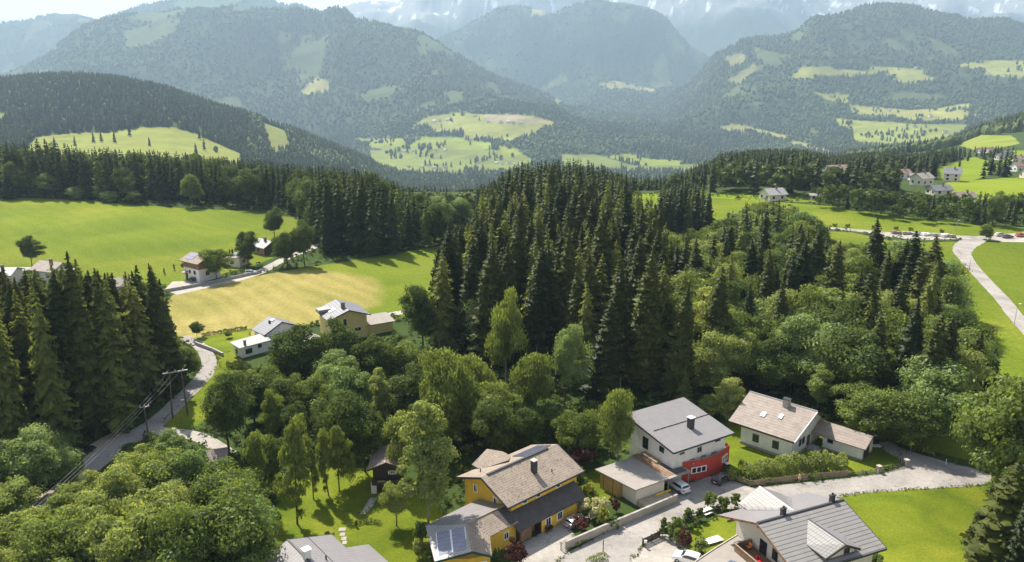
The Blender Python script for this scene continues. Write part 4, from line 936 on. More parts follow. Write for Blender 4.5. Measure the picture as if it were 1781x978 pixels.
h.part('garage_door', MB().slab([(-9.9, -3.15, 2.4), (-7.7, -4.05, 2.4), (-7.75, -4.13, 2.4), (-9.95, -3.23, 2.4)], 2.4), 'white_paint')
h.win('F', -.7, -1.0, 1.9, .8, 1.0, 'white_paint', 1, fw=.15)
def solar_grid(h, A, B_, C, D, nu, nv, gap, parent, mat, name='solar_panel'):
    A, B_, C, D = map(Vector, (A, B_, C, D))
    for i in range(nu):
        for j in range(nv):
            f = lambda u, v: (A*(1-u)+B_*u)*(1-v)+(D*(1-u)+C*u)*v
            q = [f((i+gap)/nu, (j+gap)/nv), f((i+1-gap)/nu, (j+gap)/nv), f((i+1-gap)/nu, (j+1-gap)/nv), f((i+gap)/nu, (j+1-gap)/nv)]
            h.part(name, MB().slab([tuple(k) for k in q], .05), mat, parent)
# plane of rb
A0, A1, A2 = Vector((-6.53, 1.98, za)), Vector((-9.73, 7.98, zb)), Vector((-14.2, -.3, zb)); nrm = (A1-A0).cross(A2-A0)
def onrb(x, y): return (x, y, A0.z-(nrm.x*(x-A0.x)+nrm.y*(y-A0.y))/nrm.z+.11)
Q4 = [onrb(-10.1, 4.9), onrb(-7.1, 1.6), onrb(-10.3, -3.0), onrb(-13.2, .3)]
h.part('panel_frame', MB().slab([(x, y, z-.055) for x, y, z in Q4], .04), 'white_paint', rb)
solar_grid(h, *Q4, 2, 6, .06, rb, 'solar')

# ---- lower right house
h = House('large_house', 34.48, 99.92, 23.1, 'cream house with ribbed grey metal roof, dormer and wooden balcony, at the bottom right'); BR = h
h.clear(-10, -9, 17, 8)
k = 3.0/8.4
h.gable_walls(2.0, 14.6, -7.3, 6.6, 0, (6.25, 6.5), 8.7, 0, 'cream_wall')
r1 = planes(h, [(0, -8.4, 6.0), (15.8, -8.4, 6.0), (15.8, 0, 9.0), (0, 0, 9.0)], 'roof_seam_y', .2, label='ribbed front slope')
r2 = planes(h, [(-1.0, 7.2, 6.45), (0, .02, 8.99), (15.8, .02, 8.99), (15.8, 7.2, 6.45)], 'roof_seam_x', .2)
h.part('ridge_cap', MB().bar((0, .01, 9.03), (15.8, .01, 9.03), .34, .16), 'trim_dark', r1)
verge(h, r1, [(-.06, -8.4, 6.0), (-.06, 0, 9.0)], 'wood'); verge(h, r2, [(-.06, 0, 9.0), (-1.06, 7.2, 6.45)], 'wood'); verge(h, r1, [(15.86, -8.4, 6.0), (15.86, 0, 9.0)]); verge(h, r1, [(0, -8.46, 6.0), (15.8, -8.46, 6.0)])
for x in (4.9, 14.0):
    ch = h.part('chimney', MB().box(x-.3, -.3+.4, 8.5, x+.3, .3+.4, 9.9), 'trim_dark', r2)
    MB().box(x-.5, .15, 9.9, x+.5, .25+.4, 10.0).box(x-.1, .3, 10.0, x+.1, .5, 10.35).build('chimney_cap', 'trim_dark', ch)
# rear cross gable
d1 = planes(h, [(7.5, 8.6, 8.55), (7.5, 1.2, 8.58), (3.3, 6.0, 6.95), (3.5, 8.3, 6.7)], 'roof_shingle', .15, label='pale rear dormer slope'); d2 = planes(h, [(7.52, 8.6, 8.54), (11.5, 8.0, 6.7), (11.6, 6.0, 6.95), (7.52, 1.2, 8.57)], 'roof_seam_x', .15)
verge(h, d1, [(7.5, 1.2, 8.64), (7.5, 8.6, 8.62)], 'white_paint', .16, .2)
h.part('wall', MB().box(4.4, 3, 5, 10.6, 7.6, 6.7), 'cream_wall')
# front dormer
f1 = planes(h, [(7.95, -1.3, 8.5), (8.1, -8.2, 8.48), (5.1, -7.9, 6.95), (4.6, -4.9, 7.35)], 'roof_shingle', .15, label='pale dormer slope'); f2 = planes(h, [(7.97, -1.3, 8.49), (11.0, -5.0, 7.3), (11.3, -7.9, 6.9), (8.12, -8.2, 8.47)], 'roof_seam_x', .15)
verge(h, f1, [(7.96, -1.3, 8.56), (8.11, -8.2, 8.54)], 'trim_dark', .2, .2); verge(h, f1, [(5.1, -8.0, 6.93), (8.1, -8.3, 8.46), (11.3, -8.0, 6.88)], 'wood_dark')
m = MB().face((5.6, -7.5, 0), (10.7, -7.5, 0), (10.7, -7.5, 7.0), (8.1, -7.5, 8.2), (5.6, -7.5, 7.0)).face((5.6, -7.5, 0), (5.6, -7.5, 7.0), (5.6, -5, 7.0), (5.6, -5, 0)).face((10.7, -7.5, 0), (10.7, -5, 0), (10.7, -5, 7.0), (10.7, -7.5, 7.0))
h.part('wall', m, 'cream_wall', fix=False); h.win('F', -7.5, 9.3, 6.6, .8, 1.1, 'trim_dark', 1)
# balcony on the left gable
b = h.part('balcony', MB().box(-1.1, -2.9, 2.95, 1.99, 3.0, 3.12), 'wood')
m = MB().box(-1.12, -2.95, 3.12, -1.02, 3.05, 4.1).box(-1.02, 2.95, 3.12, 1.98, 3.05, 4.1).box(-1.02, -2.95, 3.12, 1.98, -2.85, 4.1); m.build('balcony_railing', 'wood', b)
MB().box(-1.2, -3.0, 4.1, -.95, 3.1, 4.18).box(-.95, 2.88, 4.1, 1.98, 3.12, 4.18).build('handrail', 'wood_grey', b)
h.part('balcony_door', MB().box(1.93, -.2, 3.12, 1.995, 1.3, 5.3), 'glass'); h.win('L', 2.0, -1.9, 4.5, .9, 1.5, 'trim_dark', 0)
for i, (x, y, mt, lb, nm) in enumerate(((.2, -1.0, 'red_cloth', 'red cushioned deckchair on the wooden balcony', 'deckchair'), (.9, 2.3, 'orange_cloth', 'orange cushioned chair in the corner of the wooden balcony', 'chair'))):
    X0, Y0 = RW(x, y, BR); e = empty(nm, (X0, Y0, 3.13), BR.a, lb, 'chair')
    if i == 0:
        MB().box(-.3, -.8, .28, .3, .5, .36).box(-.3, .5, .3, .3, .58, .8).build('cushion', mt, e); MB().box(-.3, -.78, 0, -.24, -.7, .28).box(.24, -.78, 0, .3, -.7, .28).box(-.3, .4, 0, -.24, .48, .28).box(.24, .4, 0, .3, .48, .28).build('frame', 'trim_dark', e)
    else:
        MB().box(-.3, -.3, .38, .3, .3, .46).box(.22, -.3, .46, .3, .3, 1.0).build('cushion', mt, e)
        for a in (-.26, .22):
            for b_ in (-.26, .22): MB().box(a, b_, 0, a+.05, b_+.05, .38).build('leg', 'wood_dark', e)
for bx_ in ((-.8, 5.2, 6.2, 2.0, 5.45, 6.45), (.1, -.15, 8.2, 2.0, .15, 8.5), (.1, -5.6, 6.5, 2.0, -5.35, 6.75)): h.part('beam', MB().box(*bx_), 'wood')
g = House('flat_roof_garage', 34.48, 99.92, 23.1, 'pale flat roofed garage with solar panels at the bottom edge', cat='garage')
fr = g.part('roof', MB().slab([(1.9, 6.1, 2.9), (-3.8, 4.4, 2.9), (-12, 1.6, 2.9), (-11, -4.5, 2.9), (1.98, -4.5, 2.9)], .25), 'roof_pale')
g.part('wall', MB().prism([(1.9, 5.6), (-3.7, 3.9), (-11.5, 1.2), (-10.5, -4.2), (1.95, -4.2)], 0, 2.66), 'cream_wall')
g.part('parapet', MB().bar((1.9, 6.15, 2.93), (-3.8, 4.45, 2.93), .16, .2).bar((-3.8, 4.45, 2.93), (-12, 1.65, 2.93), .16, .2), 'concrete', fr)
g.part('roof_window', MB().box(.2, 4.2, 2.9, 1.4, 4.8, 3.05), 'metal', fr)
for i, (x, y) in enumerate(((-3.6, -.3), (-3.0, -1.9), (-5.0, -.9), (-4.4, -2.5), (-6.3, -1.4), (-5.7, -3.0))):
    g.part('solar_panel', MB().slab([(x, y, 3.25), (x+1.1, y+.38, 3.25), (x+.6, y+1.7, 3.0), (x-.5, y+1.32, 3.0)], .05), 'solar' if i else 'solar_dark', fr)

# ---- house at the bottom left of the lawn
h = House('ribbed_roof_house', -31.25, 98.58, -50.3, 'house with striped grey metal roof cut off by the bottom edge, below the lawn'); B3 = h
h.clear(-2, -7, 12, 7, 3, 2)
r1 = planes(h, [(0, 0, 7.2), (12, 0, 7.2), (12, 6.6, 5.3), (0, 6.6, 5.3)], 'roof_seam_x', .2, label='striped right slope'); r2 = planes(h, [(0, -.02, 7.19), (0, -5.4, 5.1), (12, -5.4, 5.1), (12, -.02, 7.19)], 'roof_seam_x', .2)
planes(h, [(4.2, 6.62, 5.28), (12, 6.62, 5.28), (12, 10.2, 4.3), (4.2, 10.2, 4.3)], 'roof_seam_x', .2)
h.part('ridge_cap', MB().bar((0, -.01, 7.22), (12, -.01, 7.22), .28, .12), 'trim_dark', r1)
h.part('seam', MB().box(.02, 2.9, 6.35, 12, 2.96, 6.45), 'trim_dark', r1)
verge(h, r1, [(-.06, -5.4, 5.1), (-.06, 0, 7.2), (-.06, 6.6, 5.3)])
h.gable_walls(.8, 11.5, -4.6, 5.9, 0, 5.1, 6.9, 0, 'white_wall'); h.part('wall', MB().box(5, 5.9, 0, 11.5, 9.6, 4.2), 'white_wall')
h.chimney(5.4, .2, 6.9, 8.3, .9, .9, 'white_wall', 'white_paint', r1); h.part('roof_vent', MB().tube([(6.6, 2.4, 6.4), (6.6, 2.4, 7.2)], .12), 'trim_dark', r1)

# ---- dark wooden cabin
h = House('wooden_cabin', -24.3, 122.9, 2, 'dark wooden cabin with brown gable roof standing on the lawn behind the tall tree', cat='cabin')
h.clear(-1, 0, 7, 7)
m = MB().slab([(-.2, -.4, 4.9), (3.0, -.4, 6.3), (3.0, 6.4, 6.3), (-.2, 6.4, 4.9)], .15); h.part('roof', m, 'roof_white')
m = MB().slab([(3.02, -.4, 6.29), (6.3, -.4, 4.9), (6.3, 6.4, 4.9), (3.02, 6.4, 6.29)], .15); r2 = h.part('roof', m, 'roof_white')
verge(h, r2, [(-.2, -.46, 4.88), (3.0, -.46, 6.28), (6.3, -.46, 4.88)], 'wood_dark', .1, .24)
m = MB(); P_ = [(.6, 2.0), (5.5, 2.0), (5.5, 4.95), (3.0, 6.05), (.6, 4.95)]
m.face(*[(x, .5, z) for x, z in P_]); m.face(*[(x, 5.8, z) for x, z in P_]); [m.face((P_[i][0], .5, P_[i][1]), (P_[(i+1) % 5][0], .5, P_[(i+1) % 5][1]), (P_[(i+1) % 5][0], 5.8, P_[(i+1) % 5][1]), (P_[i][0], 5.8, P_[i][1])) for i in range(5)]
h.part('wall', m, 'wood_dark'); h.part('lower_wall', MB().box(.9, .9, 0, 5.3, 5.6, 2.0), 'wood_dark')
h.part('buttress', MB().slab([(.2, .3, 1.9), (1.1, .3, 1.9), (1.1, .9, 1.9), (.2, .9, 1.9)], 1.9), 'white_wall')
b = h.part('balcony', MB().box(.5, -.5, 2.0, 5.5, .49, 2.12).box(.5, -.5, 2.12, 5.5, -.42, 2.9), 'wood_dark')
h.win('F', .5, 3.9, 3.9, .55, .5, 'white_paint', 1, fw=.1); h.part('shutter', MB().box(3.2, .4, 3.6, 3.42, .49, 4.2).box(4.4, .4, 3.6, 4.62, .49, 4.2), 'white_paint')
h.part('flower_box', MB().box(1.5, -.7, 2.7, 2.8, -.5, 2.95), 'wood_grey', b)

# ---- pale yellow modern house in the middle distance
h = House('two_storey_house', -42.53, 200.49, 119.5, 'pale yellow two storey house with blue grey roof below the mown field'); MH = h
h.clear(-1, -7, 12, 7); h.clear(0, -14, 8, -7)
r1 = planes(h, [(0, 0, 8.5), (11.3, 0, 8.5), (11.3, 5.9, 6.4), (0, 5.9, 6.4)], 'roof_grey', .18); r2 = planes(h, [(0, -.02, 8.49), (0, -5.9, 6.4), (11.3, -5.9, 6.4), (11.3, -.02, 8.49)], 'roof_grey', .18)
h.part('verge', MB().bar((-.06, -5.9, 6.3), (-.06, 0, 8.4), .1, .26).bar((-.06, 0, 8.4), (-.06, 5.9, 6.3), .1, .26), 'trim_dark', r1)
h.gable_walls(1.0, 10.5, -5.0, 5.0, 0, 6.6, 8.2, 0, 'paleyellow_wall'); h.chimney(3.3, .6, 8.0, 9.6, .9, .9, 'roof_reddish', 'trim_dark', r1)
h.win('L', 1.0, 1.0, 5.0, .9, 1.9, 'white_paint', 0); h.win('L', 1.0, -2.4, 2.6, 1.7, 1.0, 'white_paint', 1); h.win('L', 1.0, 3.6, 2.6, 1.2, 1.2, 'white_paint', 1); h.win('L', 1.0, -2.0, .5, .9, .4, 'white_paint', 0)
h.part('wall', MB().box(2.0, -12.6, 0, 7.6, -5.0, 2.9), 'paleyellow_wall', label='low annexe wall'); planes(h, [(1.4, -13.2, 3.0), (8.2, -13.2, 3.7), (8.2, -5.02, 3.7), (1.4, -5.02, 3.0)], 'roof_pale', .16, label='pale annexe roof')
h.part('dormer', MB().box(6.0, 3.0, 7.0, 8.6, 6.4, 7.7), 'roof_palegrey', r1); h.part('solar_panel', MB().slab([(4.5, 2.2, 7.85), (6.4, 2.2, 7.85), (6.4, 4.0, 7.22), (4.5, 4.0, 7.22)], .06), 'metal', r1)
# ---- low L-shaped white house left of it
h = House('small_white_house', -68.15, 199.46, -45, 'small white house with dark grey roof and long low wing beside the mown field'); SW = h
h.clear(-3, -8, 18, 8)
r1 = planes(h, [(0, 0, 3.6), (6.7, 0, 3.6), (6.7, 5.2, 6.0), (0, 5.2, 6.0)], 'roof_grey', .16); r2 = planes(h, [(0, 5.22, 5.99), (6.7, 5.22, 5.99), (6.7, 10, 3.9), (0, 10, 3.9)], 'roof_grey', .16)
h.gable_walls(.5, 6.4, .5, 9.5, 0, 3.6, 5.8, 5.2, 'white_wall'); h.part('roof_vent', MB().tube([(3.2, 3.6, 5.2), (3.2, 3.6, 5.9)], .3), 'trim_dark', r1); h.part('skylight', MB().slab([(2.4, 4.2, 5.75), (3.6, 4.2, 5.75), (3.6, 5.0, 6.12), (2.4, 5.0, 6.12)], .06), 'white_paint', r1)
verge(h, r1, [(6.76, 0, 3.6), (6.76, 5.2, 6.0), (6.76, 10, 3.9)], 'trim_dark')
h.part('wall', MB().box(5.2, -7.6, 0, 9.0, .45, 2.9), 'white_wall', label='low wing wall'); rw = planes(h, [(4.6, -8.4, 3.3), (9.4, -8.2, 2.9), (9.4, .6, 2.9), (4.6, .6, 3.5)], 'roof_palegrey', .15, label='pale wing roof')
h.chimney(8.4, -6.2, 2.9, 4.0, .5, .5, 'roof_reddish', 'trim_dark', rw); h.win('R', 9.0, -5.6, 1.4, 1.6, 1.1, 'trim_dark', 1); h.win('R', 9.0, -2.6, 2.0, .8, .8, 'trim_dark', 0); h.win('F', -7.6, 6.6, 1.2, .8, 1.1, 'trim_dark', 0)
h.part('wall', MB().box(6.4, 4.0, 0, 16.2, 10.0, 2.85), 'cream_wall', label='flat roofed extension'); rx = planes(h, [(6.42, 3.4, 3.05), (17.0, 4.2, 3.05), (17.0, 10.6, 3.05), (6.42, 10.6, 3.05)], 'roof_pale', .18)
h.part('antenna', MB().tube([(5, 8, 4.6), (5, 8, 6.6)], .04), 'metal', r2)
# ---- house on the left meadow
h = House('meadow_house', -111.96, 262.53, -35, 'white house with wooden upper storey and solar roof on the big left meadow'); LM = h
h.clear(0, 0, 11, 10)
r1 = planes(h, [(0, 0, 6.5), (10.3, 0, 6.5), (10.3, 4.8, 8.5), (0, 4.8, 8.5)], 'roof_yellow', .2); r2 = planes(h, [(0, 4.82, 8.49), (10.3, 4.82, 8.49), (10.3, 9.8, 6.5), (0, 9.8, 6.5)], 'roof_yellow', .2)
h.gable_walls(1.0, 9.4, .9, 8.9, 4.2, 6.6, 8.2, 4.8, 'wood', 'upper_wall'); h.part('wall', MB().box(.95, .85, 0, 9.45, 8.95, 4.2), 'white_wall')
verge(h, r1, [(0, -.06, 6.5), (10.3, -.06, 6.5)], 'wood'); verge(h, r1, [(10.36, 0, 6.5), (10.36, 4.8, 8.5), (10.36, 9.8, 6.5)], 'wood')
solar_grid(h, (1.6, 1.2, 7.12), (5.2, 1.2, 7.12), (5.2, 4.2, 8.37), (1.6, 4.2, 8.37), 3, 2, .03, r1, 'solar'); h.chimney(6.4, 4.0, 8.0, 9.4, .8, .8, 'roof_reddish', 'trim_dark', r1)
h.win('F', .85, 4.4, 3.0, .7, 1.0, 'wood_dark', 0); h.win('F', .85, 7.0, 3.0, 1.0, 1.1, 'wood_dark', 1); h.win('R', 9.45, 4, 2.6, 1.2, 1.2, 'wood_dark', 1); h.part('door', MB().box(1.8, .78, 0, 3.0, .847, 2.2), 'wood_dark'); h.part('porch_roof', MB().slab([(1.2, -.6, 2.6), (3.6, -.6, 2.6), (3.6, .84, 3.0), (1.2, .84, 3.0)], .12), 'wood')
h.win('R', 9.4, 4.8, 5.6, 1.6, 1.2, 'white_paint', 1)
h = House('flat_roofed_house', -103.0, 279.0, -12, 'cream box shaped house with flat roof half hidden by the tree beside the meadow house'); h.clear(0, -2, 7, 6)
h.part('wall', MB().box(0, 0, 0, 6.2, 7, 3.3), 'cream_wall'); rf = h.part('roof', MB().box(-.3, -.3, 3.3, 6.5, 7.3, 3.52), 'roof_pale'); h.part('solar_panel', MB().slab([(1, 2, 3.75), (4.5, 2, 3.75), (4.5, 4, 4.05), (1, 4, 4.05)], .08), 'solar_dark', rf); h.win('F', 0, 3.2, 1.7, 1.1, 1.1, 'trim_dark', 1); h.win('R', 6.2, 3.0, 1.7, 1.6, 1.1, 'trim_dark', 1)
def simple_house(x, y, z, ang, w_, d, he, hr, wall, roof, label, name='house', cat='house', group=None, chim=True, wins=2):
    h = House(name, x, y, ang, label, z, cat, group); o = .7; k = (hr-he)/(d/2)
    h.gable_walls(0, w_, 0, d, -2, he, hr, d/2, wall)
    ze = he-o*k+.12
    r_ = h.part('roof', MB().slab([(-o, -o, ze), (w_+o, -o, ze), (w_+o, d/2, hr+.12), (-o, d/2, hr+.12)], .2).slab([(-o, d/2+.02, hr+.12), (w_+o, d/2+.02, hr+.12), (w_+o, d+o, ze), (-o, d+o, ze)], .2), roof)
    if chim: h.chimney(w_*.6, d*.4, hr-1, hr+1.0, .8, .8, 'roof_reddish', 'trim_dark', r_)
    for i in range(wins):
        u = w_*(i+.5)/wins; h.win('F', 0, u, min(he-1.2, 1.8), 1.2, 1.2, 'trim_dark', 1); h.win('L', 0, d*(i+.5)/wins, min(he-1.2, 1.8), 1.0, 1.2, 'trim_dark', 0)
        if he > 4.5: h.win('F', 0, u, he-1.2, 1.2, 1.2, 'trim_dark', 1)
    return h
def ground_hit(px, py):
    Y_ = 60.
    while Y_ < 14000:
        x, y, z = atY(px, py, Y_)
        if z <= tz1(x, y): return x, y, tz1(x, y)
        Y_ *= 1.006
    return atY(px, py, 6000)
simple_house(-99.5, 300.5, 0, -40, 8, 7, 3.2, 5.0, 'wood', 'roof_palegrey', 'small dark barn with pale roof at the right edge of the left meadow', 'barn', 'barn', wins=1).clear(0, 0, 8, 7)
x, y, _ = U(58, 486); simple_house(x, y, 0, -20, 9, 8, 3.6, 5.6, 'white_wall', 'roof_white', 'white house with pale brown roof hidden behind the left spruces').clear(0, 0, 9, 8)
x, y, _ = U(-30, 500); simple_house(x, y, 0, 5, 9, 8, 4, 5.4, 'cream_wall', 'roof_grey', 'blue grey roofed house at the left edge behind the spruces').clear(0, 0, 9, 8)
x, y, _ = U(185, 512); simple_house(x, y, 0, 15, 9, 7, 2.6, 4.2, 'white_wall', 'roof_pale', 'low pale house glimpsed behind the middle of the left spruces').clear(0, 0, 9, 7)
x, y, _ = U(340, 828); simple_house(x, y, 0, 20, 5, 4, 2.4, 3.6, 'wood_grey', 'roof_white', 'small brown hut among the trees left of the larches', 'hut', 'hut', chim=False, wins=1).clear(-1, -1, 6, 5)
FARH = []
def far_house(px, py, ang, w_, d, he, hr, wall, roof, label, dz=0., group=None, **k):
    x, y, z = ground_hit(px, py); w_ *= .7; d *= .72; he *= .88; hr *= .86; FARH.append((x, y, max(w_, d)*.8+4)); return simple_house(x, y, z, ang, w_, d, he, hr, wall, roof, label, group=group, **k)
far_house(1338, 352, 20, 15, 12, 4.0, 7.0, 'cream_wall', 'roof_palegrey', 'house with pale grey gable roof above the trees of the right wood')
far_house(1410, 349, 0, 9, 6, 2.8, 3.6, 'cream_wall', 'roof_pale', 'low shed with a flat pale roof right of the pale grey gable house')
far_house(1445, 312, 15, 20, 14, 6.5, 9.5, 'white_wall', 'roof_reddish', 'large white farmhouse with reddish roof among dark trees at right')
far_house(1564, 312, 10, 12, 10, 4.5, 7, 'white_wall', 'roof_reddish', 'small house with reddish roof left of the right village meadow')
far_house(1584, 314, 0, 7, 6, 3, 4.6, 'white_wall', 'roof_palegrey', 'tiny grey roofed house right of the small reddish one')
far_house(1603, 324, 25, 14, 12, 5, 8, 'cream_wall', 'roof_pale', 'cream house with pale roof behind trees, left of the gabled farmhouse')
far_house(1640, 316, -30, 13, 15, 6, 9.5, 'cream_wall', 'roof_grey', 'gabled farmhouse with grey roof on the bright right meadow')
far_house(1626, 341, 10, 15, 11, 3.5, 6, 'cream_wall', 'roof_grey', 'grey roofed house behind the band of wood, left one of two')
far_house(1668, 354, 5, 13, 10, 3.5, 6, 'cream_wall', 'roof_white', 'brown roofed house behind the band of wood, right one of two')
far_house(1704, 267, 10, 9, 8, 4, 6.5, 'white_wall', 'roof_reddish', 'little white house at the foot of the hill meadow, left one')
far_house(1719, 267, 0, 10, 8, 4, 6.5, 'cream_wall', 'roof_reddish', 'little house at the foot of the hill meadow, right one')
far_house(1737, 279, 5, 12, 9, 4, 6.5, 'cream_wall', 'roof_grey', 'leftmost grey roofed house of the village at the right edge')
far_house(1750, 275, 20, 14, 10, 4.5, 7.5, 'cream_wall', 'roof_grey', 'grey roofed barn standing highest in the village at the right edge')
far_house(1763, 284, -10, 14, 10, 4.5, 7.5, 'white_wall', 'roof_white', 'brown roofed house in the middle of the village at the right edge')
far_house(1768, 299, 10, 15, 11, 5, 8, 'white_wall', 'roof_reddish', 'reddish roofed house at the front of the village at the right edge')
far_house(1785, 311, 0, 14, 11, 4, 7, 'cream_wall', 'roof_reddish', 'reddish roofed building cut by the right edge below the village')
VH = [(742,290),(730,292),(709,293),(752,294),(762,297),(772,294),(700,266),(716,265),(757,264),(771,263),(860,286),(871,288),(883,287),(894,290),(830,286),(655,261),(648,260)]
ordn = ['first','second','third','fourth','fifth','sixth','seventh','eighth','ninth','tenth','eleventh','twelfth','thirteenth','fourteenth','fifteenth','sixteenth','seventeenth','eighteenth','nineteenth','twentieth']
for i, (a, b) in enumerate(sorted(VH)):
    far_house(a, b, (i*37) % 60-30, 17, 12, 6, 10, ['white_wall', 'cream_wall'][i % 2], ['roof_reddish', 'roof_palegrey', 'roof_white'][i % 3],
              'tiny house on the hazy valley floor, %s from the left' % ordn[i], group='houses on the valley floor', chim=False, wins=0)
SH = [(752,214),(762,214),(775,212),(822,205),(846,215),(868,217),(880,216),(890,219),(901,217),(1440,171),(1560,123),(1590,121),(1545,197),(1616,206),(1720,133),(1747,135),(1590,225),(1640,232)]
for i, (a, b) in enumerate(sorted(SH)):
    far_house(a, b, (i*41) % 60-30, 24, 16, 9, 14, ['white_wall', 'cream_wall'][i % 2], ['roof_palegrey', 'roof_reddish'][i % 2],
              'farmhouse speck on the far mountain fields, %s from the left' % ordn[i], group='farms on the far slopes', chim=False, wins=0)

# ------------------------------------------------------------------ cars
def car(x, y, ang, paint, label, L_=4.2, Wd=1.75, Hc=1.5, name='parked_car'):
    e = empty(name, (x, y, .025), radians(ang), label, 'car')
    s = L_/4.2; k = Hc/1.5
    prof = [(-2.1,.35),(-2.1,.80),(-2.02,.98),(-1.85,1.02),(-1.62,1.38),(-1.4,1.47),(-.2,1.50),(.35,1.42),(1.0,1.0),(1.9,.86),(2.08,.7),(2.1,.35)]
    xs = [p[0]*s for p in prof]; zs = [p[1]*k for p in prof]
    m = MB(); n = len(prof)
    def inset(z): return 0 if z < .9*k else .22*(z-.9*k)/(.6*k)
    lf = [(xs[i], -Wd/2+inset(zs[i]), zs[i]) for i in range(n)]; rg = [(xs[i], Wd/2-inset(zs[i]), zs[i]) for i in range(n)]
    m.face(*lf); m.face(*rg[::-1])
    for i in range(n): j = (i+1) % n; m.face(lf[i], rg[i], rg[j], lf[j])
    m.build('body', paint, e, bevel=.03)
    g = MB()
    def side(sg):
        P_ = [(-1.5, 1.0), (-1.38, 1.36), (-.2, 1.40), (.28, 1.33), (.82, 1.02)]
        out = [(a*s, sg*(Wd/2-inset(z*k)+.012), z*k) for a, z in P_]; inn = [(a, b-sg*.03, c) for a, b, c in out]; n_ = len(out)
        g.face(*(out if sg < 0 else out[::-1]))
        for i in range(n_): j = (i+1) % n_; g.face(out[i], out[j], inn[j], inn[i])
    side(-1); side(1)
    def glass(i, j, t0, t1):
        a, b = Vector((xs[i], 0, zs[i])), Vector((xs[j], 0, zs[j])); d = b-a; nn = Vector((-d.z, 0, d.x)).normalized()
        if nn.z < 0: nn = -nn
        p, q = a+d*t0+nn*.015, a+d*t1+nn*.015; w0, w1 = Wd/2-inset(p.z)-.08, Wd/2-inset(q.z)-.08
        g.slab([(p.x, -w0, p.z), (p.x, w0, p.z), (q.x, w1, q.z), (q.x, -w1, q.z)], .012)
    glass(3, 4, .12, .92); glass(7, 8, .1, .9); g.build('window_glass', 'glass', e, fix=True)
    for sx in (-1.3, 1.32):
        for sy in (-1, 1):
            w_ = MB().tube([(sx*s, sy*(Wd/2-.2), .32), (sx*s, sy*(Wd/2+.01), .32)], .32, 16).build('wheel', 'black', e); MB().tube([(sx*s, sy*(Wd/2-.0), .32), (sx*s, sy*(Wd/2+.03), .32)], .2, 12).build('rim', 'metal', w_)
    for sy in (-1, 1):
        MB().box(-2.125*s, sy*(Wd/2-.2)-.16, .75*k, -2.06*s, sy*(Wd/2-.2)+.16, .93*k).build('tail_light', 'lamp_red', e)
        MB().box(1.98*s, sy*(Wd/2-.22)-.2, .62*k, 2.12*s, sy*(Wd/2-.22)+.2, .78*k).build('headlight', 'lamp_clear', e)
        MB().box(.62*s, sy*(Wd/2+.08)-.08, .98*k, .78*s, sy*(Wd/2+.08)+.08, 1.1*k).build('mirror', paint, e)
    MB().box(-2.13*s, -.26, .5*k, -2.09*s, .26, .62*k).build('number_plate', 'white_paint', e)
    return e
x, y = RW(1.0, -.5, R); car(x, y, 121, 'car_white', 'white car backed half under the flat carport roof', 4.5, 1.8, 1.6)
x, y = RW(9.3, -2.6, R); car(x, y, 40, 'car_grey', 'dark grey hatchback parked in front of the red wall', 3.9, 1.7, 1.5)
x, y, _ = U(1196, 978); car(x, y, 152, 'car_white', 'white car at the bottom edge beside the flat roofed garage', 4.3, 1.8, 1.65)
x, y, _ = U(1001, 912); car(x, y, 42, 'car_silver', 'silver car behind the purple shrubs beside the ochre house', 4.0, 1.7, 1.5)
x, y, _ = U(341, 489); car(x, y, 15, 'car_black', 'black car parked in front of the meadow house', 4.4, 1.8, 1.5)
x, y, _ = U(436, 477); car(x, y, 20, 'car_silver', 'silver car on the lane right of the meadow house', 4.4, 1.8, 1.5)
x, y, _ = U(147, 790); car(x, y, 70, 'car_black', 'black car at the dirt yard beside the lower road', 4.2, 1.75, 1.5)
x, y, _ = U(1776, 412); car(x, y, 10, 'car_red', 'red car at the right edge of the far parking lot', 4.6, 1.9, 1.6)
x, y, _ = U(1752, 414); car(x, y, 8, 'car_black', 'dark car in the far parking lot left of the red one', 4.6, 1.9, 1.5)
x, y, _ = U(1740, 411); car(x, y, 0, 'car_white', 'white car leftmost in the far parking lot by the round tree', 4.4, 1.8, 1.5)

# ------------------------------------------------------------------ walls, fences, gates
def wall_line(name, pts, hgt, th, mat, label, cat='wall', cap=None, z0=-.2):
    e = empty(name, (pts[0][0], pts[0][1], 0), 0, label, cat); ox, oy = pts[0]
    m = MB(); c = MB()
    for (a, b), (a2, b2) in zip(pts[:-1], pts[1:]):
        L_ = hypot(a2-a, b2-b); ux, uy = (a2-a)/L_, (b2-b)/L_; nx, ny = -uy*th/2, ux*th/2
        m.slab([(a-ox+nx, b-oy+ny, hgt), (a2-ox+nx, b2-oy+ny, hgt), (a2-ox-nx, b2-oy-ny, hgt), (a-ox-nx, b-oy-ny, hgt)], hgt-z0)
        if cap: nx *= 1.3; ny *= 1.3; c.slab([(a-ox+nx, b-oy+ny, hgt+.08), (a2-ox+nx, b2-oy+ny, hgt+.08), (a2-ox-nx, b2-oy-ny, hgt+.08), (a-ox-nx, b-oy-ny, hgt+.08)], .077)
    m.build('wall_body', mat, e)
    if cap: c.build('coping', cap, e)
    return e
g2 = lambda *P_: [U(a, b)[:2] for a, b in P_]
wall_line('garden_wall', g2((984, 956), (1080, 914)), 1.35, .28, 'concrete', 'long concrete garden wall between the driveway and the lane, left stretch', cap='stone')
wall_line('garden_wall', g2((1081, 913), (1128, 893), (1177, 872)), 1.25, .28, 'concrete', 'concrete garden wall stretch ending at the white car', cap='stone')
wall_line('retaining_wall', g2((285, 509), (335, 500), (375, 492), (430, 480), (455, 474)), 1.0, .3, 'stone', 'low grey retaining wall along the lane below the meadow house', cap=None)
